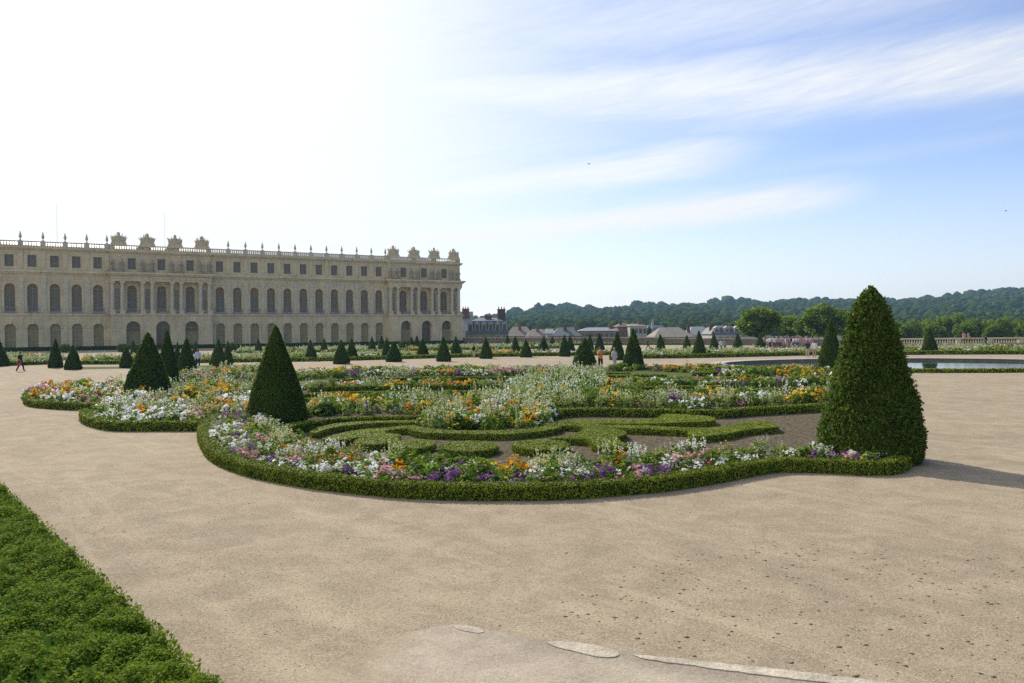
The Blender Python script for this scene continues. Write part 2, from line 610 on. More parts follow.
def box_path(name, pts, w, h, leaf, dens, mat='box', step=0.15, r=rng, rough=0.02):
    """a clipped hedge along a path: leafy shell over a darker core"""
    p = smooth_path(pts, step)
    n, t = path_normals(p)
    e = 0.18 * min(w, h)
    prof = np.array([(-w / 2, 0), (-w / 2, h * 0.5), (-w / 2, h - e), (-w / 2 + e, h), (0, h * 1.01), (w / 2 - e, h), (w / 2, h - e), (w / 2, h * 0.5), (w / 2, 0)])
    nv, nu = len(prof), len(p)
    V = np.zeros((nu, nv, 3))
    V[:, :, :2] = p[:, None, :] + n[:, None, :] * prof[None, :, 0:1] * 0.93
    V[:, :, 2] = prof[None, :, 1] * 0.96
    j = r.normal(0, rough, (nu, nv, 1))
    V[:, :, :2] += n[:, None, :] * j
    V[:, 1:-1, 2:] += r.normal(0, rough * 0.7, (nu, nv - 2, 1))
    F_ = grid_faces(nu, nv, False)
    parts = [(V.reshape(-1, 3), F_, 1)]
    L = np.linalg.norm(np.diff(p, axis=0), axis=1).sum()
    per = w + 2 * h
    N_ = int(L * per * dens)
    s = r.uniform(0, nu - 1.001, N_)
    i = s.astype(int)
    fr = (s - i)[:, None]
    c = p[i] * (1 - fr) + p[i + 1] * fr
    nn = n[i]
    u = r.uniform(0, per, N_)
    off = np.where(u < h, -w / 2, np.where(u < h + w, u - h - w / 2, w / 2))
    zz = np.where(u < h, u, np.where(u < h + w, h, u - h - w))
    nx = np.where(u < h, -1.0, np.where(u < h + w, 0, 1.0))
    nz = np.where((u >= h) & (u < h + w), 1.0, 0.05)
    P = np.concatenate([c + nn * off[:, None], zz[:, None]], 1)
    Nn = np.concatenate([nn * nx[:, None], nz[:, None]], 1)
    P = P + Nn * r.normal(0, rough * 0.8, N_)[:, None]
    lv, lf = leaf_quads(P, Nn, leaf, 0.55, 1.4, r)
    parts.append((lv, lf, 0))
    # end caps
    for k, sg in ((0, -1), (nu - 1, 1)):
        m = int(w * h * dens * 1.3) + 4
        q = np.concatenate([p[k] + n[k] * r.uniform(-w / 2, w / 2, m)[:, None], r.uniform(0, h, m)[:, None]], 1)
        nn2 = np.tile(np.array([t[k][0] * sg, t[k][1] * sg, 0]), (m, 1))
        lv, lf = leaf_quads(q, nn2, leaf, 0.5, 1.4, r)
        parts.append((lv, lf, 0))
    V, Fs, ms = cat_mesh(parts)
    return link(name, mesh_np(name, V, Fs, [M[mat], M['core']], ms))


def in_poly(P, poly):
    x, y = P[:, 0], P[:, 1]
    inside = np.zeros(len(P), bool)
    n = len(poly)
    for i in range(n):
        x1, y1 = poly[i]
        x2, y2 = poly[(i + 1) % n]
        c = ((y1 > y) != (y2 > y)) & (x < (x2 - x1) * (y - y1) / (y2 - y1 + 1e-12) + x1)
        inside ^= c
    return inside


def sample_poly(poly, n, r=rng):
    poly = np.asarray(poly)
    lo, hi = poly.min(0), poly.max(0)
    out = []
    tot = 0
    while tot < n:
        q = r.uniform(lo, hi, (max(64, n * 2), 2))
        q = q[in_poly(q, poly)]
        out.append(q)
        tot += len(q)
    return np.concatenate(out)[:n]


def poly_area(p):
    p = np.asarray(p)
    x, y = p[:, 0], p[:, 1]
    return 0.5 * abs(np.dot(x, np.roll(y, -1)) - np.dot(y, np.roll(x, -1)))


def box_pad(name, outline, h, leaf, dens, mat='box', r=rng, step=0.15):
    """a clipped box shape with a flat top (scrolls and discs)"""
    p = smooth_path(outline, step, closed=True)[:-1]
    area2 = np.dot(p[:, 0], np.roll(p[:, 1], -1)) - np.dot(p[:, 1], np.roll(p[:, 0], -1))
    if area2 < 0:
        p = p[::-1]
    mb = MB()
    cen = p.mean(0)
    mb.prism([tuple(q) for q in p], 0, h * 0.93, 0)
    V = np.array(mb.v)
    parts = []
    A = poly_area(p)
    m = int(A * dens)
    q = sample_poly(p, m, r)
    P = np.concatenate([q, np.full((m, 1), h) + r.normal(0, 0.007, (m, 1))], 1)
    lv, lf = leaf_quads(P, np.tile((0, 0, 1.0), (m, 1)), leaf, 0.24, 1.4, r)
    parts.append((lv, lf, 0))
    d = np.roll(p, -1, 0) - p
    L = np.linalg.norm(d, axis=1)
    m = int(L.sum() * h * dens * 1.1)
    i = r.choice(len(p), m, p=L / L.sum())
    c = p[i] + d[i] * r.uniform(0, 1, (m, 1))
    nn = np.stack([d[i][:, 1], -d[i][:, 0]], 1) / (L[i][:, None] + 1e-9)
    P = np.concatenate([c + nn * r.normal(0.01, 0.015, (m, 1)), r.uniform(0, h, (m, 1))], 1)
    lv, lf = leaf_quads(P, np.concatenate([nn, np.zeros((m, 1))], 1), leaf, 0.5, 1.4, r)
    parts.append((lv, lf, 0))
    V2, Fs, ms = cat_mesh(parts)
    o = len(V2)
    V2 = np.concatenate([V2, V])
    for f in mb.f:
        pass
    quads = np.array([f for f in mb.f if len(f) == 4]) + o
    tris = np.array([f for f in mb.f if len(f) == 3]) + o
    return link(name, mesh_np(name, V2, Fs + [quads, tris], [M[mat], M['core']], ms + [1, 1]))

# ------------------------------------------------------------------ light and sky
SUN_AZ = R(-31.0)      # east of forward is +, so the sun stands front-left
SUN_EL = R(36.0)
sdir = Vector((math.sin(SUN_AZ) * math.cos(SUN_EL), math.cos(SUN_AZ) * math.cos(SUN_EL), math.sin(SUN_EL)))
ld = bpy.data.lights.new('sun', 'SUN')
ld.energy = 5.0
ld.angle = R(0.53)
ld.color = (1.0, 0.93, 0.82)
lo = bpy.data.objects.new('sun', ld)
COL.objects.link(lo)
lo.rotation_euler = (-sdir).to_track_quat('-Z', 'Y').to_euler()

world = bpy.data.worlds.new('World')
scene.world = world
world.use_nodes = True
wt = world.node_tree
wt.nodes.clear()
h = NT(wt)
sky = h.n('ShaderNodeTexSky', sky_type='NISHITA')
sky.sun_disc = False
sky.sun_elevation = SUN_EL
sky.sun_rotation = SUN_AZ
sky.altitude = 130
sky.air_density = 1.0
sky.dust_density = 0.4
sky.ozone_density = 1.6
tc = h.n('ShaderNodeTexCoord')
D = tc.outputs['Generated']
sx = h.n('ShaderNodeSeparateXYZ')
h.put(sx.inputs[0], D)
X, Y, Z = sx.outputs
az = h.math('ARCTAN2', X, Y)
el = h.math('ARCSINE', Z)
cmb = h.n('ShaderNodeCombineXYZ')
h.put(cmb.inputs[0], h.math('MULTIPLY', az, 2.2))
h.put(cmb.inputs[1], h.math('MULTIPLY', h.math('SUBTRACT', el, h.math('MULTIPLY', az, 0.07)), 13.0))
cmb.inputs[2].default_value = 3.7
n1 = h.noise(cmb.outputs[0], 1.5, 7, 0.62, 0.7)
cmb2 = h.n('ShaderNodeCombineXYZ')
h.put(cmb2.inputs[0], h.math('MULTIPLY', az, 7.0))
h.put(cmb2.inputs[1], h.math('MULTIPLY', h.math('SUBTRACT', el, h.math('MULTIPLY', az, 0.16)), 60.0))
cmb2.inputs[2].default_value = 1.2
n2 = h.noise(cmb2.outputs[0], 1.6, 6, 0.65, 0.5)


def band(c0, slope, width, az0, az1):
    """a streak of cirrus: how near the direction is to its line, fading out between azimuths az0 and az1"""
    d = h.math('SUBTRACT', el, h.math('ADD', h.math('MULTIPLY', az, slope), c0))
    d = h.math('ADD', d, h.math('MULTIPLY', h.math('SUBTRACT', n1, 0.5), width * 1.6))
    g = h.math('EXPONENT', h.math('MULTIPLY', h.math('POWER', h.math('DIVIDE', d, width), 2.0), -1.0))
    return h.math('MULTIPLY', g, h.math('SUBTRACT', 1.0, h.sstep(az, az0, az1)))


veil = h.math('SUBTRACT', 1.0, h.sstep(h.math('ADD', az, h.math('MULTIPLY', h.math('SUBTRACT', n1, 0.5), 0.45)), -0.30, 0.42))
cl = h.math('MULTIPLY', veil, h.math('ADD', 0.80, h.math('MULTIPLY', h.sstep(n1, 0.30, 0.66), 0.20)))
for b, amp in ((band(0.282, -0.02, 0.040, 0.62, 0.95), 0.80), (band(0.120, 0.075, 0.022, 0.30, 0.47), 1.0),
               (band(0.182, 0.10, 0.026, 0.18, 0.36), 0.85), (band(0.36, 0.0, 0.05, 0.30, 0.75), 0.55),
               (band(0.070, 0.05, 0.008, 0.28, 0.40), 0.30), (band(0.165, 0.06, 0.012, 0.5, 0.8), 0.16)):
    cl = h.math('MAXIMUM', cl, h.math('MULTIPLY', b, amp))
wisp = h.math('ADD', 0.38, h.math('MULTIPLY', n2, 1.25))
cl = h.math('MULTIPLY', cl, h.math('ADD', h.math('MULTIPLY', wisp, h.math('SUBTRACT', 1.0, veil)), veil), clamp=True)
# low haze whitens the horizon
hz = h.math('MULTIPLY', h.math('SUBTRACT', 1.0, h.sstep(el, 0.0, 0.22)), 0.50)
cover = h.math('MAXIMUM', cl, hz)
blue_air = h.math('MULTIPLY', hz, h.math('SUBTRACT', 1.0, cl))
cover = h.math('MULTIPLY', cover, h.sstep(el, -0.05, 0.0))
# thin cloud scatters sunlight forward: brighter towards the sun
dotv = h.n('ShaderNodeVectorMath', operation='DOT_PRODUCT')
h.put(dotv.inputs[0], D)
dotv.inputs[1].default_value = sdir
fw = h.math('POWER', h.math('MAXIMUM', dotv.outputs['Value'], 0.0), 3.0)
lum = h.math('ADD', 6.1, h.math('MULTIPLY', fw, 2.0))
cc = h.n('ShaderNodeVectorMath', operation='SCALE')
cc.inputs[0].default_value = (0.96, 0.98, 1.0)
h.put(cc.inputs['Scale'], lum)
gain = h.n('ShaderNodeVectorMath', operation='SCALE')
h.put(gain.inputs[0], sky.outputs[0])
gain.inputs['Scale'].default_value = 1.0
sat = h.n('ShaderNodeHueSaturation')
sat.inputs['Saturation'].default_value = 1.10
h.put(sat.inputs['Color'], h.mix(1.0, gain.outputs[0], (1.02, 0.955, 1.06), 'MULTIPLY'))
ccol = h.mix(blue_air, cc.outputs[0], h.mix(1.0, cc.outputs[0], (0.80, 0.91, 1.06), 'MULTIPLY'))
mixc = h.mix(cover, sat.outputs[0], ccol)
bg = h.n('ShaderNodeBackground')
h.put(bg.inputs[0], mixc)
bg.inputs[1].default_value = 0.15
wo = h.n('ShaderNodeOutputWorld')
h.put(wo.inputs[0], bg.outputs[0])

scene.view_settings.view_transform = 'Standard'
scene.view_settings.look = 'None'
scene.view_settings.exposure = 0.0
scene.view_settings.gamma = 1.0
scene.cycles.use_denoising = False
scene.cycles.max_bounces = 8
scene.cycles.transparent_max_bounces = 8
scene.cycles.volume_bounces = 0

# ------------------------------------------------------------------ ground, paths, pond
POND = np.array((33.5, 69.5))
PRX, PRY = 15.5, 11.6


def ell(k, n=72, a0=0, a1=2 * PI):
    a = np.linspace(a0, a1, n, endpoint=False)
    return [(POND[0] + (PRX + k) * math.cos(t), POND[1] + (PRY + k) * math.sin(t)) for t in a]


def sheet(name, outer, holes, z, mat):
    loops = [[Vector((p[0], p[1], 0)) for p in outer]] + [[Vector((p[0], p[1], 0)) for p in hh] for hh in holes]
    tris = tessellate_polygon(loops)
    vs = [(p.x, p.y, z) for l in loops for p in l]
    mb = MB()
    fs = []
    for a, b, c in tris:
        A, B, C = vs[a], vs[b], vs[c]
        k = (B[0] - A[0]) * (C[1] - A[1]) - (B[1] - A[1]) * (C[0] - A[0])
        fs.append((a, b, c) if k > 0 else (a, c, b))
    mb.add(vs, fs)
    return structure(mb.build(name, mat))


gb = MB()
gb.add([(-6000, -6000, -1.2), (6000, -6000, -1.2), (6000, 6000, -1.2), (-6000, 6000, -1.2)], [(0, 1, 2, 3)])
structure(gb.build('ground', M['hill']))
sheet('gravel_path', [(-320, -40), (210, -40), (210, 129), (60, 129), (31, 167), (-13, 209.5), (-60, 300), (-320, 300)], [ell(0.3)[::-1]], 0.0, M['gravel'])

wb = MB()
wv = [(p[0], p[1], -0.20) for p in ell(-0.2)]
wb.add(wv, [tuple(range(len(wv)))])
structure(wb.build('pond_water', M['water']))
pond = empty('pond_basin', (POND[0], POND[1], 0))
tag(pond, 'round sunken stone pond basin with flush pale coping', 'pond')


def ring(k0, k1, z0, z1, name, mat, parent, n=96):
    a, b = ell(k0, n), ell(k1, n)
    vs = []
    for (p, q) in zip(a, b):
        for (x, y, z) in ((p[0], p[1], z0), (p[0], p[1], z1), (q[0], q[1], z1), (q[0], q[1], z0)):
            vs.append((x - POND[0], y - POND[1], z))
    fs = []
    for i in range(n):
        j = (i + 1) % n
        for e in range(4):
            e2 = (e + 1) % 4
            fs.append((i * 4 + e, j * 4 + e, j * 4 + e2, i * 4 + e2))
    mb = MB()
    mb.add(vs, [f[::-1] for f in fs])
    return mb.build(name, mat, parent)


ring(-0.3, 0.35, -0.8, 0.0, 'basin_wall', M['basin'], pond)
ring(-0.38, 0.75, 0.0, 0.06, 'coping', M['coping'], pond)

# pavement at the photographer's feet, with its broken kerb stones
pv = gps([(300, 683), (330, 668), (365, 650), (400, 636), (428, 629), (455, 625), (490, 630), (530, 639), (575, 645), (620, 651), (690, 662), (760, 670), (840, 679), (900, 690), (940, 730), (900, 900), (250, 900), (262, 720)])
pv = smooth_path(pv, 0.18, True)[:-1]
rag = np.where(pv[:, 0] < -0.75, 0.075, 0.020)[:, None]
pv = pv + rng.normal(0, 1, pv.shape) * rag
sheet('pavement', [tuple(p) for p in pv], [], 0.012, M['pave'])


def kerb(px, label, zt):
    p = gps(px, 0.03)
    p = smooth_path(p, 0.08, True)[:-1] + rng.normal(0, 0.006, (len(smooth_path(p, 0.08, True)) - 1, 2))
    mb = MB()
    c = p.mean(0)
    mb.prism([tuple(q - c) for q in p], 0.0, zt)
    o = mb.build('kerb_stone', M['pave_stone'], None, False, (c[0], c[1], 0.0))
    tag(o, label, 'kerb stone', 'pale kerb stones between gravel and pavement')


kerb([(452, 624), (470, 625), (484, 629), (480, 632), (462, 629)], 'smallest pale kerb stone, a sliver at the tip of the pavement', 0.018)
kerb([(545, 641), (580, 642), (612, 648), (620, 654), (604, 656), (570, 649)], 'middle pale kerb stone, a flat lens-shaped slab in the gravel edge', 0.022)
kerb([(632, 653.5), (660, 655.5), (690, 658.5), (760, 666), (830, 674), (900, 683), (905, 690), (860, 685), (760, 673.5), (690, 664), (650, 658.5)], 'longest pale kerb stone, a flat strip along the pavement edge', 0.022)

# loose stones and clods in the gravel near the camera
def bits(name, pts, size, mat, flat=0.5):
    base = np.array([(1, 0, 0), (-1, 0, 0), (0, 1, 0), (0, -1, 0), (0, 0, 1), (0, 0, -1)], float)
    tri = np.array([(0, 2, 4), (2, 1, 4), (1, 3, 4), (3, 0, 4), (2, 0, 5), (1, 2, 5), (3, 1, 5), (0, 3, 5)])
    n = len(pts)
    s = size * rng.uniform(0.5, 1.4, (n, 1, 1))
    a = rng.uniform(0, 2 * PI, n)
    B = base[None] * rng.uniform(0.6, 1.3, (n, 6, 1)) * s
    B[:, :, 2] *= flat
    c, sn = np.cos(a)[:, None], np.sin(a)[:, None]
    V = np.stack([B[:, :, 0] * c - B[:, :, 1] * sn, B[:, :, 0] * sn + B[:, :, 1] * c, B[:, :, 2]], -1)
    V[:, :, :2] += pts[:, None, :2]
    V[:, :, 2] += size * flat * 0.25
    Fq = (tri[None] + (np.arange(n) * 6)[:, None, None]).reshape(-1, 3)
    o = link(name, mesh_np(name, V.reshape(-1, 3), [Fq], [M[mat]], [0]))
    return o


area = gps([(20, 478), (200, 478), (340, 500), (600, 505), (800, 482), (1024, 482), (1080, 690), (860, 684), (640, 652), (450, 622), (330, 665), (250, 690), (160, 600), (60, 520)])
pp = sample_poly(area, 12000)
tag(bits('pebbles', pp, 0.0085, 'pebble'), 'small pale pebbles strewn over the gravel', 'pebbles', None, 'stuff')
area2 = gps([(640, 560), (760, 540), (1024, 560), (1060, 690), (820, 676), (640, 648), (560, 630), (560, 590)])
pp = np.concatenate([sample_poly(area2, 300), sample_poly(area, 20)])
tag(bits('clods', pp, 0.022, 'clod', 0.22), 'small dark clods of earth lying on the gravel', 'clods', None, 'stuff')

# ------------------------------------------------------------------ hedges
HG = 'low box hedges edging the flower beds'


def edge_hedge(px, label, w=0.42, hgt=0.30, leaf=0.035, dens=620, z=0.0, shift=0.0, step=0.15, pts=None, name='box_hedge', group=HG, mat='box'):
    p = gps(px, z) if pts is None else np.asarray(pts)
    if shift:
        q = smooth_path(p, 0.3)
        n, _ = path_normals(q)
        p = (q + n * shift)[::2]
    o = box_path(name, p, w, hgt, leaf, dens, mat, step)
    tag(o, label, 'hedge', group)
    return o


A_PX = [(250, 408.5), (224, 416), (205, 427), (198, 438), (207.7, 459), (238, 474), (286.7, 485), (350, 494), (420, 499.7), (490, 501), (570, 500), (650, 493.5), (677, 490.5), (723.5, 482.8), (760.6, 475.4), (790, 472.6), (830, 474.0), (866, 475.8), (890, 475.6), (905, 472.5), (911, 467)]
edge_hedge(A_PX, 'long curving box hedge along the front of the nearest flower border', shift=0.19, w=0.38, hgt=0.27, leaf=0.027, dens=2100)
edge_hedge([(268, 436), (272, 432), (287, 426), (311, 421), (350, 417.4), (408, 416.2), (440, 415)], 'curved box hedge sweeping round the inside of the scroll bed beside the big left yew', z=0.3, leaf=0.04)
edge_hedge([(540, 411.5), (578.6, 408.5), (650, 409.0), (714, 410.0), (751, 407.6), (816, 404), (850, 401)], 'straight box hedge behind the bare soil of the scroll bed', z=0.3, leaf=0.045, dens=520)
edge_hedge([(80, 418), (83, 424), (102, 430), (122, 431.5), (160, 431.5), (205, 431), (222, 428)], 'box hedge with an angled corner at the front of the second flower bed', shift=0.2, leaf=0.045, dens=520)
edge_hedge([(31, 393), (25, 398), (27, 406), (55, 409.5), (94, 411), (125, 411)], 'box hedge at the front of the leftmost flower bed, near the walker', shift=0.2, leaf=0.055, dens=380)
edge_hedge([(89, 396), (110, 391), (140, 388), (200, 387)], 'thin box hedge behind the big yew of the left beds', leaf=0.055, dens=300, z=0.3)
edge_hedge([(170, 402), (230, 401), (245, 399)], 'short box hedge behind the white flowers left of the big yew', leaf=0.05, dens=300, z=0.3)
edge_hedge([(300, 394), (345, 392.0), (420, 391.5), (508, 391)], 'box hedge in front of the lilac and orange flower row', leaf=0.055, dens=320, z=0.3)
edge_hedge([(330, 380), (372, 378), (440, 377), (512, 377)], 'box hedge in front of the rearmost orange flower row', leaf=0.07, dens=220, z=0.3)
edge_hedge([(548, 374), (585, 373), (630, 372.5)], 'dark box hedge under the two visitors', leaf=0.07, dens=220, z=0.3)
edge_hedge([(600, 392), (680, 390), (760, 389), (835, 386)], 'box hedge in front of the flower row left of the tall right yew', leaf=0.055, dens=320, z=0.3)
edge_hedge([(642, 381), (700, 379), (770, 378), (835, 377)], 'box hedge behind the white flowers near the pond', leaf=0.06, dens=260, z=0.3)

# mown ribbons between the rows
RG = 'green box ribbons between the flower rows'
for px, lab in (
    ([(310, 399), (350, 395.5), (405, 394.5), (440, 395)], 'bright green box ribbon right of the big left yew'),
    ([(180, 386), (210, 384), (250, 383)], 'green box ribbon left of the big left yew'),
    ([(330, 386), (420, 385), (500, 384.5), (520, 384)], 'green box ribbon behind the lilac flower row'),
    ([(560, 388.5), (600, 387), (650, 386.5), (720, 386)], 'green box ribbon behind the orange row in the middle'),
    ([(575, 379.5), (620, 378.5), (660, 378), (700, 377)], 'green box ribbon below the two visitors'),
    ([(575, 376), (620, 375), (665, 374.5)], 'upper green box ribbon below the two visitors'),
    ([(700, 383), (760, 381), (830, 379)], 'green box ribbon left of the medium right yew'),
    ([(700, 372.5), (720, 369), (735, 366)], 'green box ribbon at the left end of the pond'),
):
    edge_hedge(px, lab, w=1.1, hgt=0.26, leaf=0.06, dens=240, z=0.26, group=RG, name='box_ribbon')

# scrolls and discs of the nearest bed (tops seen at z = 0.28)
SG = 'clipped box shapes of the scroll bed'
pads = [
    ([(311, 431), (322, 426.2), (345, 422.6), (380, 420.4), (414, 419.8), (414, 421.9), (380, 422.8), (348, 425.2), (328, 428.6), (316, 432.6)], 'thin curved box scroll arm nearest the big left yew'),
    ([(322, 439), (342, 433.0), (364, 429.2), (386, 427.6), (410, 425.6), (411, 427.9), (394, 429.4), (383, 431.6), (390, 433.5), (399, 434.6), (397, 436.6), (362, 436.8), (342, 439.4)], 'broad box scroll with a hooked end left of the three discs'),
    ([(408, 427), (416, 431.5), (450, 433.5), (500, 434), (530, 432.2), (556, 428.5), (560, 425.5), (552, 424.3), (540, 427), (520, 429.3), (490, 430.4), (450, 430.2), (425, 428), (414, 425)], 'curved box rim under the central mound of flowers'),
    ([(543, 424.5), (560, 422.2), (585, 422), (604, 425), (622, 430), (626, 433.4), (617, 437), (622, 442), (636, 446), (615, 447.4), (594, 445), (590, 440), (570, 438.4), (549, 438.2), (566, 435.6), (579, 432.5), (583, 428), (572, 425.6)], 'large S-shaped box scroll in the middle of the bed'),
    ([(561, 420.4), (610, 419.8), (645, 419.4), (660, 417), (664, 414), (690, 414.8), (712, 417), (711, 420.8), (680, 422.3), (640, 423.6), (600, 423.2), (563, 422)], 'long upper box arm reaching right over bare soil'),
    ([(606, 425.2), (640, 425.4), (680, 427.2), (710, 427.6), (733, 425), (746, 421.6), (762, 420.6), (776, 424.2), (775, 427.2), (748, 429.3), (730, 433), (712, 435.3), (695, 436.2), (689, 434), (687, 430.6), (650, 429.0), (618, 427.6)], 'long lower box arm with a rounded tip towards the right yew'),
]
for px, lab in pads:
    o = box_pad('box_scroll', gps(px, 0.20), 0.20, 0.034, 1500)
    tag(o, lab, 'hedge', SG)
for (x, y, hw, lab) in ((377, 440, 21.5, 'round box disc beside the hooked scroll, first of four'), (412.5, 444, 22.5, 'round box disc second from the big left yew'),
                        (469, 446, 29.0, 'largest round box disc below the central flower mound'), (541, 444.5, 28.0, 'round box disc next to the large S-shaped scroll')):
    c = gp(x, y, 0.20)
    r_ = hw / F * c[1]
    hh_ = 5.2 if hw > 25 else 4.6
    y0, y1 = gp(x, y + hh_, 0.20)[1], gp(x, y - hh_, 0.20)[1]
    ry = max(0.5 * (y1 - y0), 0.6)
    o = box_pad('box_disc', [(c[0] + r_ * math.cos(t), (y0 + y1) / 2 + ry * math.sin(t)) for t in np.linspace(0, 2 * PI, 14, endpoint=False)], 0.20, 0.034, 1500)
    tag(o, lab, 'hedge', SG)

# far edging hedges along the palace and beyond the walk
for px, lab, hh in (
    ([(-90, 368), (0, 366), (45, 364.5), (60, 364)], 'edge hedge of the palace bed left of the walker', 0.4),
    ([(82, 364.5), (140, 364), (240, 362.3), (330, 361), (460, 357.5), (560, 355.8), (612, 355)], 'long edge hedge of the flower bed below the palace', 0.4),
    ([(235, 353.9), (350, 352.3), (450, 350.5), (560, 348.5)], 'rear edge hedge at the foot of the palace', 0.4),
    ([(640, 358.5), (690, 358), (745, 356.8), (822, 355.0)], 'dark edge hedge behind the walk left of the pond', 0.4),
    ([(893, 355.0), (930, 354.6), (980, 354.4), (1060, 354.4)], 'dark edge hedge of the bed behind the pond', 0.4),
    ([(500, 346.5), (560, 345.5), (640, 345), (700, 345)], 'far edge hedge in front of the terrace wall', 0.4),
):
    edge_hedge(px, lab, w=0.9, hgt=hh, leaf=0.14, dens=60, step=0.6, group='edge hedges of the far flower beds')
a = np.linspace(R(-168), R(-38), 30)
edge_hedge(None, 'low green hedge ring round the near side of the pond', w=1.0, hgt=0.24, leaf=0.08, dens=160, step=0.3,
           pts=[(POND[0] + (PRX + 2.6) * math.cos(t), POND[1] + (PRY + 3.4) * math.sin(t)) for t in a], group='edge hedges of the far flower beds')
pfx = lambda t, dn: (-99 + 0.857 * t + 0.515 * dn, 157 + 0.515 * t - 0.857 * dn)
edge_hedge(None, 'added low dark hedge standing in for shade along the foot of the palace wall', w=1.4, hgt=0.75, leaf=0.16, dens=60, step=0.8, pts=[pfx(t, 3.4) for t in (-6, 20, 40, 60, 80, 99)], group='edge hedges of the far flower beds', mat='yew_far')  # hedge added to supply the dark shaded strip at the wall foot
# mown grass strips in front of the palace beds
for i, px in enumerate(([(128, 393), (262, 408), (300, 407), (560, 407), (826, 400), (838, 390), (838, 372), (790, 371), (720, 370.5), (640, 370.5), (560, 369.5), (400, 367.5), (260, 371), (200, 373), (168, 381)], [(83, 369.3), (128, 368.6), (240, 366.4), (240, 365.2), (128, 366.6), (83, 367)],)):
    q = gps(px)
    q = [tuple(t) for t in q]
    o = sheet('lawn', q, [], 0.008, M['lawn'])

# the leafy hedge at the photographer's left
FH = 0.5
e0, e1 = gp(0, 486, FH), gp(212, 684, FH)
dv = (e1 - e0) / np.linalg.norm(e1 - e0)
nv_ = np.array((dv[1], -dv[0]))
if nv_[0] > 0:
    nv_ = -nv_
pa = e0 - dv * 3.0
pb = e1 + dv * 3.0
W = 7.0
Lh = np.linalg.norm(pb - pa)


def hedge_front():
    nu, nvv = int(Lh / 0.14), int(W / 0.14)
    uu, vv = np.meshgrid(np.linspace(0, Lh, nu), np.linspace(0, W, nvv), indexing='ij')

    def bump_(u, v):
        return 1.1 * (0.035 * np.sin(u * 3.1 + v * 1.7) * np.sin(v * 2.3 - u * 0.7 + 1) + 0.03 * np.sin(u * 7.3 - v * 4.1) * np.sin(v * 6.1 + u * 2.2)
                + 0.018 * np.sin(u * 15 + 3 * np.sin(v * 9)) + 0.012 * np.sin(v * 19 + 2 * np.sin(u * 11)))
    zz = FH + bump_(uu, vv)
    P = pa + uu[..., None] * dv + vv[..., None] * nv_
    V = np.concatenate([P, zz[..., None] - 0.05], -1)
    # side skirt facing the path
    side = np.concatenate([V[:, 0, :2] , np.zeros((nu, 1))], 1)
    allv = np.concatenate([V.reshape(-1, 3), side])
    F1 = grid_faces(nu, nvv, False)
    a0 = np.arange(nu) * nvv
    b0 = nu * nvv + np.arange(nu)
    F2 = np.stack([a0[:-1], a0[1:], b0[1:], b0[:-1]], -1)
    parts = [(allv, np.concatenate([F1, F2]), 1)]
    # leaves over the top, only as far as the photograph shows (plus a margin)
    n = 420000
    u = rng.uniform(0, Lh, n)
    v = W * rng.uniform(0, 1, n) ** 1.25
    q = pa + u[:, None] * dv + v[:, None] * nv_
    keep = (q[:, 1] > 3.5) & (q[:, 1] < 17) & (np.abs(q[:, 0]) < q[:, 1] * 0.85 + 1.5)
    u, v, q = u[keep], v[keep], q[keep]
    z = FH + bump_(u, v) + rng.normal(0, 0.018, len(u)) + (rng.uniform(0, 1, len(u)) > 0.97) * 0.035
    # pits between the tufts
    for g0, am in ((1.0, 0.07), (2.15, 0.06), (3.5, 0.07)):
        z -= am * np.exp(-((v - g0 - 0.22 * np.sin(u * 0.9 + g0) - 0.06 * np.sin(u * 3.7)) / 0.075) ** 2)
    pit = np.sin(u * 4.3 + 2 * np.sin(v * 3.1)) * np.sin(v * 5.2 + 1.5 * np.sin(u * 2.7))
    z -= np.clip(pit - 0.72, 0, 1) * 0.35
    lv, lf = leaf_quads(np.concatenate([q, z[:, None]], 1), np.tile((0, 0, 1.0), (len(u), 1)), 0.0205, 0.5, 1.5)
    parts.append((lv, lf, 0))
    n = 16000
    u = rng.uniform(0, Lh, n)
    q = pa + u[:, None] * dv - nv_ * rng.normal(0.02, 0.035, (n, 1))
    z = rng.uniform(0.0, FH + 0.02, n)
    lv, lf = leaf_quads(np.concatenate([q, z[:, None]], 1), np.tile((-nv_[0], -nv_[1], 0.2), (n, 1)), 0.027, 0.6, 1.5)
    parts.append((lv, lf, 0))
    V, Fs, ms = cat_mesh(parts)
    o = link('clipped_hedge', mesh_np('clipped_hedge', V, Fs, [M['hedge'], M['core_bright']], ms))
    tag(o, 'broad leafy green hedge with a sheared top filling the lower left corner', 'hedge')


hedge_front()

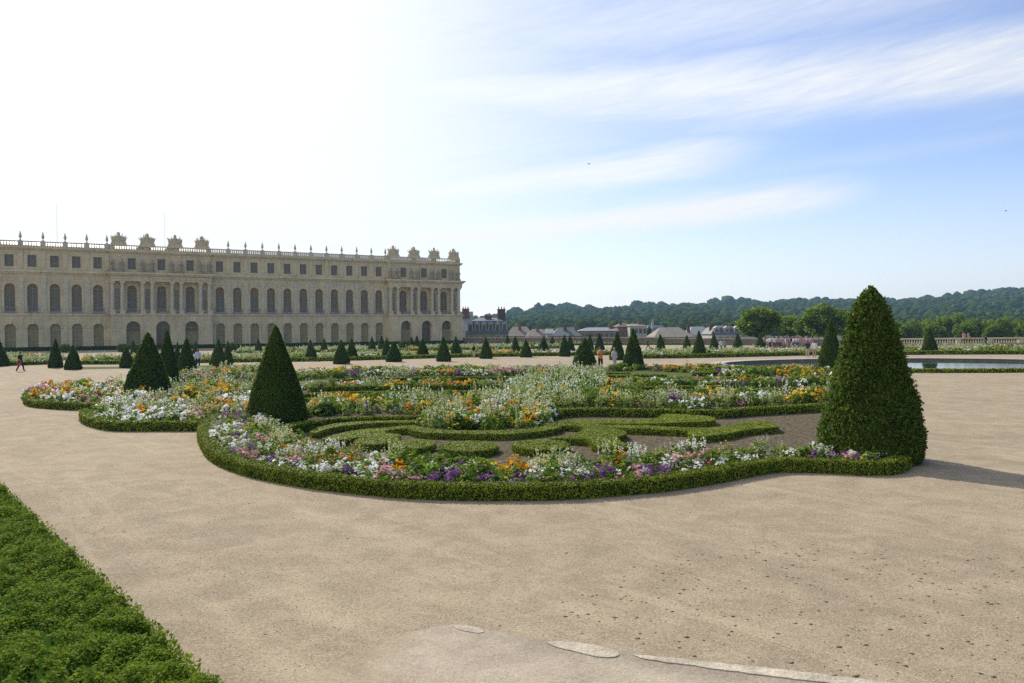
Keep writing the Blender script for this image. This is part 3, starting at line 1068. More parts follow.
# ------------------------------------------------------------------ clipped yews
def yew_mesh(name, hgt, r, nleaf, leaf, prof, rough, mat, seg=28, aspect=1.6, jit=0.6, seed=1, sprig=0):
    rr = np.random.default_rng(seed)
    pr = np.array(prof, float)
    rho = lambda t: np.interp(t, pr[:, 0], pr[:, 1]) * r
    ph = rr.uniform(0, 6.28, 12)

    def lump(t, a):
        return rough * (np.sin(a * 3 + t * 7 + ph[0]) * 0.6 + np.sin(a * 5 - t * 13 + ph[1]) * 0.5 + np.sin(a * 9 + t * 27 + ph[2]) * 0.45 + np.sin(a * 14 - t * 41 + ph[3]) * 0.35)
    tt = np.linspace(0, 1, 26)
    aa = np.linspace(0, 2 * PI, seg, endpoint=False)
    T, Aa = np.meshgrid(tt, aa, indexing='ij')
    rad = np.maximum(rho(T) * 0.93 + lump(T, Aa) - rough * 0.5, 0.004)
    V = np.stack([rad * np.cos(Aa), rad * np.sin(Aa), 0.06 + T * (hgt * 0.985 - 0.06)], -1).reshape(-1, 3)
    parts = [(V, grid_faces(26, seg), 1)]
    tq = np.linspace(0, 1, 400)
    w = rho(tq) + 0.03 * r
    cdf = np.cumsum(w)
    cdf /= cdf[-1]
    t = np.interp(rr.uniform(0, 1, nleaf), cdf, tq)
    a = rr.uniform(0, 2 * PI, nleaf)
    rad = rho(t) + lump(t, a) + rr.normal(0, rough * 0.55, nleaf)
    P = np.stack([rad * np.cos(a), rad * np.sin(a), t * hgt + rr.normal(0, rough * 0.4, nleaf)], -1)
    P[:, 2] = np.maximum(P[:, 2], 0.02)
    N = np.stack([np.cos(a), np.sin(a), np.full(nleaf, 0.45)], -1)
    lv, lf = leaf_quads(P, N, leaf, jit, aspect, rr)
    parts.append((lv, lf, 0))
    if sprig:
        k = sprig * 5
        t = np.repeat(np.interp(rr.uniform(0, 0.985, sprig), cdf, tq), 5)
        a = np.repeat(rr.uniform(0, 2 * PI, sprig), 5)
        out = np.tile(np.linspace(0.01, 0.10, 5), sprig) * np.repeat(rr.uniform(0.3, 1.1, sprig), 5)
        rad = rho(t) + lump(t, a) + out
        P = np.stack([rad * np.cos(a), rad * np.sin(a), t * hgt + out * 0.9], -1)
        P[:, 2] = np.maximum(P[:, 2], 0.02)
        lv, lf = leaf_quads(P, np.stack([np.cos(a), np.sin(a), np.full(k, 0.3)], -1), leaf * 0.8, 0.8, aspect, rr)
        parts.append((lv, lf, 0))
    V, Fs, ms = cat_mesh(parts)
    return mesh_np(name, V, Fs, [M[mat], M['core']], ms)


def trunk_mesh(r, hgt):
    mb = MB()
    mb.tube([(0, 0, -0.02), (0.01, 0, hgt * 0.5), (0, 0.01, hgt)], [r * 1.3, r, r * 0.7], 9)
    return mb.mesh('trunk', M['bark'], True)


P_CONE = [(0, 0.93), (0.05, 0.98), (0.12, 1.0), (0.3, 0.85), (0.5, 0.64), (0.7, 0.42), (0.88, 0.2), (0.96, 0.10), (1, 0.015)]
P_NEAR = [(0, 0.95), (0.05, 0.99), (0.15, 1.0), (0.31, 0.87), (0.51, 0.665), (0.70, 0.48), (0.86, 0.30), (0.94, 0.19), (0.975, 0.11), (1, 0.0)]
P_BELL = [(0, 0.94), (0.06, 1.0), (0.14, 0.97), (0.35, 0.80), (0.55, 0.585), (0.75, 0.345), (0.9, 0.17), (0.97, 0.08), (1, 0.01)]
trunk_far = trunk_mesh(0.09, 0.5)
YG = 'clipped yew cones of the parterre'
proto_mid = [yew_mesh('yew_crown', 3.0, 1.0, 7000, 0.075, P, 0.026, 'yew_far', 28, 1.5, 0.5, 10 + k) for k, P in enumerate((P_CONE, P_BELL))]
proto_far = [yew_mesh('yew_crown', 3.0, 1.0, 1700, 0.15, P, 0.034, 'yew_far', 20, 1.4, 0.5, 20 + k) for k, P in enumerate((P_CONE, P_BELL))]


def yew(x, ybase, ytop, hw, label, mesh=None, k=0):
    c = gp(x, ybase)
    d = c[1]
    # true height from the top pixel
    dd = fwd * F + right * (x - CX) + up * (CY - ytop)
    hgt = CAM_H + dd.z * d / dd.y
    r_ = hw / F * d
    t = empty('clipped_yew', (c[0], c[1], 0), rng.uniform(0, 6.28))
    tag(t, label, 'topiary', YG)
    if mesh is None:
        me = (proto_mid if d < 62 else proto_far)[k % 2]
        o = link('crown', me, t)
        o.scale = (r_ * rng.uniform(0.94, 1.03), r_ * rng.uniform(0.94, 1.03), hgt / 3.0)
        t.rotation_euler = (rng.normal(0, R(0.9)), rng.normal(0, R(0.9)), t.rotation_euler[2])
    else:
        o = link('crown', mesh(hgt, r_), t)
    link('trunk', trunk_far, t)
    return t


yew(871.5, 460, 287, 46.5, 'tallest yew cone, standing at the right end of the nearest flower border',
    lambda hgt, r_: yew_mesh('yew_crown', hgt, r_, 52000, 0.050, P_NEAR, 0.034, 'yew', 48, 2.2, 0.80, 3, 3400))
yew(277, 424, 326, 29.5, 'large smooth yew cone standing in the left part of the nearest flower border',
    lambda hgt, r_: yew_mesh('yew_crown', hgt, r_, 26000, 0.052, P_BELL, 0.012, 'yew', 40, 1.6, 0.5, 5))
YEWS = [
    (148, 396, 332.5, 21.5, 'broad yew cone in the bed left of the large smooth one', 0),
    (167.5, 381, 329.5, 10.5, 'tall slim yew directly right of the broad left one', 1),
    (186.8, 375, 337.7, 9.5, 'yew left of the man in the pale blue shirt', 0),
    (177.4, 371, 342, 5, 'small yew peeping between two taller ones before the palace arches', 1),
    (218.5, 368, 339.6, 8.5, 'yew right of the man in the pale blue shirt', 0),
    (227.5, 364.5, 341, 5.5, 'slim yew tucked behind the one right of the blue shirt', 1),
    (-1, 366.3, 340, 9, 'yew cut by the left edge, behind the walking person', 0),
    (55.6, 367.8, 339, 7, 'pointed yew of the pair right of the walking person', 0),
    (73.2, 369.6, 345, 8, 'rounded shorter yew of the pair right of the walking person', 1),
    (127, 367.8, 346, 7, 'short yew before the palace, left of the broad yew', 0),
    (133.6, 355, 340, 4, 'small distant yew left of the broad yew', 1),
    (195.7, 354, 341, 3.2, 'tiny far yew against the palace arches', 1),
    (258.6, 353, 339, 4, 'tiny far yew left of the large smooth cone', 0),
    (311, 361, 340, 6.5, 'first yew right of the large smooth cone', 0),
    (324.3, 352, 338.4, 4, 'small far yew, second right of the large smooth cone', 1),
    (341.5, 364, 340, 8, 'stout yew in the middle of the row below the palace', 0),
    (352, 360, 338.4, 6, 'narrower yew close behind the stout one below the palace', 1),
    (372, 351.5, 336.6, 4.2, 'far slim yew between the stout yew and the end pavilion', 0),
    (381.8, 351.5, 335.4, 4.2, 'far slim yew at the inner corner of the end pavilion', 1),
    (386.5, 359, 338.4, 5.5, 'yew half hidden by a wider one at the end pavilion', 0),
    (394, 361.8, 341, 8, 'wide yew in front of the left side of the end pavilion', 1),
    (411.6, 348.5, 336.6, 3.6, 'left small yew of the far pair before the end pavilion', 0),
    (416.9, 348.5, 335.4, 3.6, 'right small yew of the far pair before the end pavilion', 1),
    (422.8, 357.2, 338.2, 6.5, 'yew before the middle arch of the end pavilion', 0),
    (443.7, 361.5, 336.6, 7.5, 'yew before the right arch of the end pavilion', 1),
    (456, 356.4, 336.6, 6, 'yew at the right corner of the palace', 0),
    (486.2, 358.6, 337.4, 6.5, 'yew in front of the slate mansard house', 0),
    (507.4, 346, 335, 3.6, 'small far yew under the tall chimney', 1),
    (515.6, 354.6, 336, 5, 'yew just right of the tall chimney', 0),
    (526, 357.3, 339, 6, 'short yew second right of the tall chimney', 1),
    (544, 353.6, 336.8, 5.6, 'yew below the white gable of the town', 0),
    (552.3, 346, 336, 3.4, 'tiny far yew below the white gable of the town', 1),
    (564.8, 356.5, 335, 5.8, 'left yew of the overlapping pair under the dark roof', 0),
    (570.6, 354, 335, 5, 'right yew of the overlapping pair under the dark roof', 1),
    (584.2, 367.5, 337.5, 12, 'broad yew left of the visitor in orange', 1),
    (589.8, 352, 334, 4.2, 'slim far yew behind the broad one left of the visitor in orange', 0),
    (599.7, 351, 333, 5, 'far yew directly behind the visitor in orange', 0),
    (617, 360, 332, 7.8, 'yew behind the visitor in pale clothes', 0),
    (633, 369.5, 329, 10.8, 'tall yew right of the visitor in pale clothes', 0),
    (660.7, 352, 334, 5.2, 'yew standing alone before the terrace wall', 1),
    (687.2, 351.5, 335.3, 5, 'small yew left of the taller one near the grey roofs', 0),
    (699.3, 357, 331, 7, 'taller yew before the grey town roofs', 0),
    (713.8, 350.2, 333, 4.6, 'narrow yew before the slate house with white gables', 1),
    (738, 349, 333, 5, 'yew left of the round tree', 0),
    (760, 348.2, 334.5, 5, 'yew under the round tree, left of the crowd', 1),
    (830.5, 372, 320, 12.5, 'medium yew beside the pond, left of the tallest one', 0),
    (929.7, 354, 327, 7.6, 'yew behind the pond, right of the tallest one', 1),
]
for x, yb, yt, hw, lab, k in YEWS:
    yew(x, yb, yt, hw, lab, None, k)

# ------------------------------------------------------------------ flowers
def discs(P, N, size, r, jit=0.5, k=5):
    n = len(P)
    N = N + r.normal(0, jit, (n, 3))
    N /= np.linalg.norm(N, axis=1)[:, None] + 1e-9
    T = np.cross(N, r.normal(0, 1, (n, 3)))
    T /= np.linalg.norm(T, axis=1)[:, None] + 1e-9
    B = np.cross(N, T)
    s = size * 0.5 * r.uniform(0.7, 1.25, n)[:, None]
    V = np.empty((n, k, 3))
    for i in range(k):
        a = 2 * PI * i / k
        V[:, i] = P + T * s * math.cos(a) + B * s * math.sin(a)
    return V.reshape(-1, 3), np.arange(n * k).reshape(-1, k)


def dome(n, h_, rad, r, lo=0.0, shell=0.75):
    a = r.uniform(0, 2 * PI, n)
    t = r.uniform(lo, 1, n)
    q = np.sqrt(1 - t * t)
    s = r.uniform(shell, 1.05, n)
    P = np.stack([rad * q * s * np.cos(a), rad * q * s * np.sin(a), h_ * t * s + 0.02], -1)
    N = np.stack([q * np.cos(a), q * np.sin(a), t + 0.3], -1)
    return P, N


# kind: (height, radius, leaf material, petal materials, style)
KINDS = {
    'white': (0.30, 0.26, 'flower_leaf', 'white', 'mound'),
    'orange': (0.36, 0.26, 'flower_leaf', 'orange', 'mound'),
    'yellow': (0.36, 0.26, 'flower_leaf', 'yellow', 'mound'),
    'purple': (0.33, 0.26, 'flower_leaf', 'purple', 'mound'),
    'lilac': (0.38, 0.27, 'grey_leaf', 'lilac', 'haze'),
    'pink': (0.36, 0.26, 'flower_leaf', 'pink', 'mound'),
    'peach': (0.45, 0.27, 'flower_leaf', 'peach', 'haze'),
    'red': (0.32, 0.26, 'flower_leaf', 'red', 'mound'),
    'spire': (0.58, 0.22, 'grey_leaf', 'cream', 'spire'),
    'snow': (0.50, 0.23, 'flower_leaf', 'white', 'spire'),
    'green': (0.42, 0.28, 'flower_leaf', 'yellow', 'leafy'),
}


def plant_parts(kind, seed, lod):
    """lod 1 near, 0.3 far: leaves, petals, stems"""
    r = np.random.default_rng(seed)
    hh, rad, lm, pm, style = KINDS[kind]
    big = 1 / math.sqrt(lod)
    hh *= r.uniform(0.88, 1.15)
    nl, npz = int(110 * lod), int(62 * lod)
    out = []
    if style == 'spire':
        P, N = dome(int(nl * 0.9), hh * 0.55, rad, r, 0, 0.3)
        v, f = leaf_quads(P, N, 0.055 * big, 0.6, 2.0, r)
        out.append((v, f, 0))
        ns = max(4, int(13 * lod))
        for i in range(ns):
            a, q = r.uniform(0, 6.28), rad * math.sqrt(r.uniform(0, 1)) * 0.8
            x, y = q * math.cos(a), q * math.sin(a)
            top = hh * r.uniform(0.7, 1.12)
            lx, ly = x * 1.25 + r.normal(0, .02), y * 1.25 + r.normal(0, .02)
            w = 0.006 * big
            b = r.uniform(0, 3.14)
            dx, dy = w * math.cos(b), w * math.sin(b)
            v = np.array([(x - dx, y - dy, 0.05), (x + dx, y + dy, 0.05), (lx + dx, ly + dy, top), (lx - dx, ly - dy, top)])
            out.append((v, np.array([[0, 1, 2, 3]]), 0))
            m = max(3, int(9 * lod))
            tt = r.uniform(0.5, 1.02, m)
            P = np.stack([x + (lx - x) * tt, y + (ly - y) * tt, 0.05 + (top - 0.05) * tt], -1) + r.normal(0, 0.014, (m, 3))
            v, f = discs(P, r.normal(0, 1, (m, 3)) + (0, 0, 0.5), 0.036 * big, r)
            out.append((v, f, 1))
    elif style == 'haze':
        P, N = dome(nl, hh * 0.9, rad, r, 0, 0.4)
        v, f = leaf_quads(P, N, 0.042 * big, 0.8, 2.4, r)
        out.append((v, f, 0))
        P, N = dome(npz, hh, rad * 1.05, r, 0.1, 0.75)
        v, f = discs(P, N, 0.040 * big, r, 0.6)
        out.append((v, f, 1))
    elif style == 'leafy':
        P, N = dome(int(nl * 1.3), hh, rad, r, 0, 0.5)
        v, f = leaf_quads(P, N, 0.06 * big, 0.7, 2.6, r, 0.3)
        out.append((v, f, 0))
        P, N = dome(max(3, npz // 7), hh, rad, r, 0.4, 0.9)
        v, f = discs(P, N, 0.04 * big, r)
        out.append((v, f, 1))
    else:
        P, N = dome(nl, hh * 0.9, rad, r, 0, 0.55)
        v, f = leaf_quads(P, N, 0.055 * big, 0.6, 1.9, r)
        out.append((v, f, 0))
        c, _ = dome(max(5, int(13 * lod)), hh, rad, r, 0.12, 0.95)   # blooms sit in heads
        i = r.integers(0, len(c), npz)
        P = c[i] + r.normal(0, 0.032, (npz, 3))
        N = c[i] * (1, 1, 1.2) + (0, 0, 0.12)
        N /= np.linalg.norm(N, axis=1)[:, None]
        v, f = discs(P, N, 0.068 * big, r, 0.45)
        out.append((v, f, 1))
    return out, (lm, pm)


def plant_mesh(kind, seed, lod=1.0):
    parts, (lm, pm) = plant_parts(kind, seed, lod)
    V, Fs, ms = cat_mesh(parts)
    return mesh_np('flower_plant', V, Fs, [M[lm], M[pm]], ms)


def drift_kinds(P, weights, cell, r):
    """each spot takes the kind of its drift; a fifth stray"""
    names = list(weights)
    w = np.array([weights[k] for k in names], float)
    w /= w.sum()
    m = max(3, int(len(P) / cell))
    c = P[r.choice(len(P), m, replace=False)]
    ck = r.choice(len(names), m, p=w)
    d = ((P[:, None, :] - c[None]) ** 2).sum(-1) if len(P) * m < 6e6 else None
    i = d.argmin(1)
    k = ck[i]
    stray = r.uniform(0, 1, len(P)) < 0.13
    k[stray] = r.choice(len(names), stray.sum(), p=w)
    return [names[j] for j in k]


# nearest border: every plant an object of its own
LAB = {
    'white': 'low white cushion plant in the curved flower border nearest the gravel',
    'orange': 'orange marigold mound in the curved flower border nearest the gravel',
    'yellow': 'yellow flowering mound in the curved flower border nearest the gravel',
    'purple': 'purple flowering plant in the curved flower border nearest the gravel',
    'lilac': 'hazy grey plant with lilac flowers in the curved border nearest the gravel',
    'pink': 'pink flowering plant in the curved flower border nearest the gravel',
    'peach': 'loose peach-coloured flowering plant in the curved border nearest the gravel',
    'red': 'dark red flowering plant in the curved flower border nearest the gravel',
    'spire': 'tall pale cream flower spires in the curved border nearest the gravel',
    'snow': 'tall white flower spires in the curved border nearest the gravel',
    'green': 'leafy green bushy plant in the curved border nearest the gravel',
}
fr = np.random.default_rng(41)
pa_ = smooth_path(gps(A_PX), 0.1)
nA, tA = path_normals(pa_)
cumL = np.arange(len(pa_)) * np.linalg.norm(pa_[1] - pa_[0])
spots, rows = [], []
L_ = cumL[-1]
ROWS = (0.55, 0.80, 1.08, 1.38, 1.70, 2.00)
for ri, off in enumerate(ROWS):
    s = 0.3 + fr.uniform(0, 0.3)
    while s < L_ - 0.6:
        i = int(s / L_ * (len(pa_) - 1))
        p = pa_[i] + nA[i] * (off + fr.normal(0, 0.06))
        # the border narrows towards the tall yew
        lim = 2.4 if p[0] < 5.6 else max(0.9, 2.4 - (p[0] - 5.6) * 0.75)
        if off < lim and not (p[0] > 6.7 and np.linalg.norm(p - gp(871, 459.5)) < 1.45) and np.linalg.norm(p - gp(277, 424)) > 1.15:
            spots.append(p)
            rows.append(ri)
        s += fr.uniform(0.50, 0.64)
spots = np.array(spots)
rows = np.array(rows)
kinds = np.array(['white'] * len(spots), dtype=object)
W_EDGE = dict(white=3.4, purple=1.8, lilac=2.2, pink=1.0, red=0.06, green=0.8, orange=0.35)
W_MID = dict(orange=1.1, yellow=0.6, white=2.2, lilac=1.7, purple=1.1, pink=0.7, peach=0.9, snow=1.0, green=1.0, red=0.1)
W_BACK = dict(spire=1.6, snow=2.0, orange=1.0, peach=1.0, lilac=1.5, white=1.3, yellow=0.5, green=0.9)
for sel, w in ((rows < 2, W_EDGE), ((rows >= 2) & (rows < 4), W_MID), (rows >= 4, W_BACK)):
    kinds[sel] = drift_kinds(spots[sel], w, 1.7, fr)
near = {k: [plant_mesh(k, 300 + 17 * j + i * 5, 1.0) for j in range(4)] for i, k in enumerate(KINDS)}
order = np.argsort(-1 / np.linalg.norm(spots, axis=1))
for q in order[:296]:
    k = kinds[q]
    o = link('flower_plant', near[k][fr.integers(0, 4)], None, (spots[q][0], spots[q][1], 0.05 + 0.02 * rows[q]), fr.uniform(0, 6.28))
    sc = fr.uniform(0.90, 1.18)
    o.scale = (sc, sc, sc * fr.uniform(0.72, 0.98))
    tag(o, LAB[k], 'flowering plant', LAB[k].split(' in the')[0] + 's of the nearest border')

# all other beds: the flowers nobody could count, one mass
MATS = ['flower_leaf', 'grey_leaf', 'stem', 'white', 'cream', 'orange', 'yellow', 'purple', 'lilac', 'pink', 'peach', 'red']
mi_of = {m: i for i, m in enumerate(MATS)}
acc = {}     # k -> lists
base_n = 0
accV, accF = [], {4: [], 5: []}
accM = {4: [], 5: []}
PROT = {}


def add_plants(P, kinds_, lod, scale, z=0.04):
    global base_n
    r = fr
    kinds_ = np.array(kinds_)
    for k in set(kinds_):
        for j in range(4):
            key = (k, j, lod)
            if key not in PROT:
                parts, (lm, pm) = plant_parts(k, 900 + 13 * j + hash_kind(k), lod)
                V, Fs, ms = cat_mesh(parts)
                PROT[key] = (V, Fs, [mi_of[lm] if m_ == 0 else mi_of[pm] for m_ in ms])
            V, Fs, ms = PROT[key]
            idx = np.where((kinds_ == k) & (np.arange(len(P)) % 4 == j))[0]
            if len(idx) == 0:
                continue
            n = len(idx)
            a = r.uniform(0, 6.28, n)
            s = scale * r.uniform(0.8, 1.25, n)
            sz = s * r.uniform(0.85, 1.2, n)
            c, sn = np.cos(a)[:, None], np.sin(a)[:, None]
            X_ = (V[None, :, 0] * c - V[None, :, 1] * sn) * s[:, None] + P[idx, 0][:, None]
            Y_ = (V[None, :, 0] * sn + V[None, :, 1] * c) * s[:, None] + P[idx, 1][:, None]
            Z_ = V[None, :, 2] * sz[:, None] + z
            accV.append(np.stack([X_, Y_, Z_], -1).reshape(-1, 3))
            offs = (base_n + np.arange(n) * len(V))[:, None, None]
            for f, m_ in zip(Fs, ms):
                ff = (f[None] + offs).reshape(-1, f.shape[1])
                accF[f.shape[1]].append(ff)
                accM[f.shape[1]].append(np.full(len(ff), m_, dtype=np.int32))
            base_n += n * len(V)


def hash_kind(k):
    return list(KINDS).index(k) * 101


W_ROW = dict(orange=1.0, yellow=0.8, spire=3.4, snow=0.9, white=1.2, green=3.2, lilac=1.0, peach=0.5, purple=0.3, red=0.05, pink=0.15)
W_LOW = dict(orange=0.9, yellow=1.0, white=2.2, green=3.0, lilac=1.6, peach=0.5, purple=0.6, spire=0.9, pink=0.2)
W_MOUND = dict(orange=1.3, spire=3.0, green=2.4, snow=1.0, yellow=1.2, white=0.7, peach=0.9, red=0.08)
W_LEFT = dict(white=2.8, lilac=1.2, orange=0.7, peach=0.8, spire=1.2, snow=1.0, yellow=0.8, green=0.8, pink=0.6)
W_FAR = dict(spire=4.2, orange=0.3, yellow=0.5, white=1.6, green=2.0, peach=0.6)
W_SPIRE = dict(spire=4, snow=2, green=1.2, orange=0.5, lilac=0.4)
soil_polys = []


def bed(px, w, per_m2, lod, scale, cell=5, soil=True):
    poly = gps(px)
    A = poly_area(poly)
    n = max(8, int(A * per_m2))
    P = sample_poly(poly, n, fr)
    P = P[[np.min(np.linalg.norm(YC - p, axis=1) / YR) > 1.05 for p in P]]
    add_plants(P, drift_kinds(P, w, cell, fr), lod, scale)
    if soil:
        soil_polys.append(poly)


YC = np.array([gp(x, yb) for x, yb, *_ in YEWS] + [gp(871, 459.5), gp(277, 424)])
YR = np.array([hw / F * gp(x, yb)[1] for x, yb, yt, hw, *_ in YEWS] + [50 / F * 19.2, 29 / F * 27.5])

# central mound inside the scroll bed, and the diagonal drift behind it
bed([(413, 427), (430, 430.5), (465, 431.8), (500, 432), (530, 430.5), (552, 426), (556, 420), (548, 414), (520, 409), (470, 410), (430, 417)], W_MOUND, 6.5, 0.6, 1.05, 2)
bed([(500, 410), (548, 413), (566, 404), (600, 396), (606, 385), (600, 375), (560, 374), (535, 381), (515, 392), (495, 402)], W_SPIRE, 3.2, 0.4, 1.25, 5)
# the row behind the scroll bed
bed([(298, 418), (345, 416), (410, 415.5), (440, 413), (500, 410), (560, 409), (640, 408.6), (720, 409.3), (822, 403), (836, 396), (720, 400), (640, 400.5), (560, 400), (430, 403), (330, 406), (300, 410)], W_ROW, 6.5, 0.45, 1.05, 4)
# left of the big smooth yew
bed([(222, 421), (243, 421), (262, 412), (262, 404), (240, 402), (205, 404), (200, 413), (208, 421)], W_LEFT, 5, 0.5, 1.1, 5)
bed([(85, 420), (103, 427.5), (203, 428), (212, 420), (205, 411), (180, 403), (140, 401), (110, 406)], W_LEFT, 5, 0.5, 1.1, 5)
bed([(30, 400), (36, 405.5), (94, 407.5), (132, 405), (150, 399), (128, 394), (90, 390), (45, 391), (30, 395)], W_LEFT, 3.6, 0.4, 1.15, 6)
bed([(110, 392), (140, 390.5), (190, 388), (160, 384), (110, 386)], W_LEFT, 2.2, 0.3, 1.15, 6)
bed([(172, 400), (240, 399.5), (258, 394), (250, 387), (190, 388), (168, 393)], W_ROW, 3.6, 0.4, 1.15, 6)
# lilac and orange row, and the rows behind
bed([(300, 393), (345, 391), (508, 390), (520, 388), (500, 386.5), (330, 387.5), (300, 390)], W_LOW, 5.0, 0.35, 0.95, 4)
bed([(612, 392), (680, 389.5), (760, 388.5), (838, 385.5), (838, 381.5), (700, 384.5), (612, 387)], W_LOW, 4.6, 0.35, 1.0, 4)
bed([(185, 384), (240, 382), (262, 378), (262, 371), (205, 372), (180, 378)], W_ROW, 2.6, 0.3, 1.2, 6)
bed([(296, 381), (375, 377), (510, 376.3), (560, 373.5), (560, 370), (400, 371), (300, 373.5), (292, 377)], W_LOW, 3.6, 0.25, 1.0, 10)
bed([(560, 372.5), (640, 371), (700, 373.5), (720, 376), (838, 377.5), (840, 371.5), (790, 371), (715, 370.5), (640, 369.6), (560, 370.5)], W_LOW, 3.2, 0.25, 1.0, 10)
# the beds at the foot of the palace, before the terrace wall, and behind the pond
FARB = [
    [(-90, 366.5), (0, 364.8), (55, 363), (66, 360), (60, 357), (0, 357.4), (-90, 358)],
    [(84, 363.2), (140, 362.8), (240, 361.2), (330, 360), (460, 356.6), (612, 354.2), (612, 352.5), (460, 354), (240, 357.3), (84, 358.8)],
    [(240, 352.8), (350, 351.4), (450, 349.7), (560, 347.8), (560, 346.4), (450, 347.4), (350, 348.8), (240, 350)],
    [(642, 357.2), (690, 356.7), (745, 355.6), (822, 353.8), (822, 350.8), (745, 351.6), (642, 353)],
    [(893, 353.8), (930, 353.5), (980, 353.3), (1060, 353.3), (1060, 348.5), (980, 348.5), (893, 349)],
    [(502, 345.8), (560, 345), (640, 344.4), (700, 344.4), (700, 343.8), (560, 344.2), (502, 345)],
]
for k, px in enumerate(FARB):
    bed(px, W_FAR, (1.6, 1.6, 1.3, 1.7, 1.7, 0.6)[k], 0.2, 1.15, 14)
# low greenery closing the gaps between the plants of the nearest border
fill = []
for q in range(420):
    i = fr.integers(0, len(pa_))
    off = fr.uniform(0.5, 2.2)
    p = pa_[i] + nA[i] * off
    lim = 2.4 if p[0] < 5.6 else max(0.9, 2.4 - (p[0] - 5.6) * 0.75)
    if off < lim:
        fill.append(p)
fill = np.array(fill)
add_plants(fill, fr.choice(['green', 'lilac', 'white'], len(fill), p=[0.62, 0.26, 0.12]), 0.5, 0.8, 0.03)
rest = order[296:]
if len(rest):
    add_plants(spots[rest], list(kinds[rest]), 0.5, 1.1)
V = np.concatenate(accV)
F4, F5 = np.concatenate(accF[4]), np.concatenate(accF[5])
me = mesh_np('bedding_flowers', V, [F4, F5], [M[m] for m in MATS], [np.concatenate(accM[4]), np.concatenate(accM[5])])
tag(link('bedding_flowers', me), 'mixed bedding flowers massed in the farther beds and rows', 'flowers', None, 'stuff')

# soil
inner = [tuple(p + n * 0.2) for p, n in zip(pa_[::6], nA[::6])]
back = [tuple(gp(x, y)) for x, y in ((850, 403), (816, 406), (751, 409.7), (640, 411), (560, 411.5), (440, 413), (350, 413), (290, 409))]
for i, q in enumerate([inner + back] + soil_polys):
    sheet('soil', [tuple(p) for p in q], [], 0.020 + 0.004 * (i % 9), M['soil'])

# ------------------------------------------------------------------ the palace
PAL = empty('palace', (-99.0, 157.0, 0.0), R(31.0))
tag(PAL, 'long three-storey limestone palace wing with arched windows, colonnades and rooftop trophies', 'palace')
Z1, Z2, Z3, Z4 = 7.2, 15.75, 20.3, 21.6
XL, XR = -6.0, 99.9
DEP = 20.0


def arc_pts(x0, x1, zs, rise, n=10):
    if rise <= 0:
        return [(x0, zs), (x1, zs)]
    c, hw = (x0 + x1) / 2, (x1 - x0) / 2
    return [(c - hw * math.cos(PI * i / n), zs + rise * math.sin(PI * i / n)) for i in range(n + 1)]


def wall_cell(mb, xl, xr, zb, zt, x0, x1, z0, zs, rise, yf, d, mi=0):
    q = lambda a, b, c, e: mb.add([a, b, c, e], [(0, 1, 2, 3)], mi)
    f = lambda xa, za, xb, zb_: q((xa, yf, za), (xb, yf, za), (xb, yf, zb_), (xa, yf, zb_))
    f(xl, zb, x0, zt)
    f(x1, zb, xr, zt)
    if z0 > zb:
        f(x0, zb, x1, z0)
    cp = arc_pts(x0, x1, zs, rise)
    for (xa, za), (xb, zb_) in zip(cp[:-1], cp[1:]):
        q((xa, yf, za), (xb, yf, zb_), (xb, yf, zt), (xa, yf, zt))
        q((xa, yf, za), (xa, yf + d, za), (xb, yf + d, zb_), (xb, yf, zb_))
    q((x0, yf, z0), (x0, yf + d, z0), (x0, yf + d, zs), (x0, yf, zs))
    q((x1, yf, z0), (x1, yf, zs), (x1, yf + d, zs), (x1, yf + d, z0))
    q((x0, yf, z0), (x1, yf, z0), (x1, yf + d, z0), (x0, yf + d, z0))


def win_meshes(w, hs, rise, cols, rows, fr_=0.11, blind=0.0):
    """frame, pane and blind of one opening, origin at the middle of its sill"""
    mb = MB()
    cp = arc_pts(-w / 2, w / 2, hs, rise)
    outer = [(-w / 2, 0)] + cp + [(w / 2, 0)]
    k = 1 - 2 * fr_ / w
    inner = [(x * k, max(fr_, z * 1.0 - (fr_ if z > hs - 1e-6 else 0))) for x, z in outer]
    n = len(outer)
    for i in range(n):
        j = (i + 1) % n
        a, b, c, e = outer[i], outer[j], inner[j], inner[i]
        mb.add([(a[0], 0, a[1]), (b[0], 0, b[1]), (c[0], 0, c[1]), (e[0], 0, e[1])], [(0, 3, 2, 1)])
        mb.add([(e[0], 0, e[1]), (c[0], 0, c[1]), (c[0], 0.09, c[1]), (e[0], 0.09, e[1])], [(0, 3, 2, 1)])
    t = 0.045
    for i in range(1, cols):
        x = -w / 2 + w * i / cols
        tt = t * 1.8 if cols == 2 or i * 2 == cols else t * 0.7
        zt = hs + rise * math.sqrt(max(0, 1 - (2 * x / w) ** 2)) - fr_ if rise else hs - fr_
        mb.box(x - tt / 2, x + tt / 2, 0.012, 0.075, fr_, zt)
    for i in range(1, rows):
        z = hs * i / rows
        mb.box(-w / 2 + fr_, w / 2 - fr_, 0.016, 0.07, z - t / 2, z + t / 2)
    if rise:
        mb.box(-w / 2 + fr_, w / 2 - fr_, 0.006, 0.08, hs - 0.06, hs + 0.06)
    pane = MB()
    pts = [(-w / 2, 0)] + cp + [(w / 2, 0)]
    pane.add([(x, 0.085, z) for x, z in pts], [tuple(range(len(pts)))])
    bl = None
    if blind:
        bl = MB()
        kb = k * 0.995
        bp = [(-w / 2 * kb, hs - blind)] + [(x * kb, z - fr_ * 1.05) for x, z in cp] + [(w / 2 * kb, hs - blind)]
        bl.add([(x, 0.080, z) for x, z in bp], [tuple(range(len(bp)))])
    return mb, pane, bl


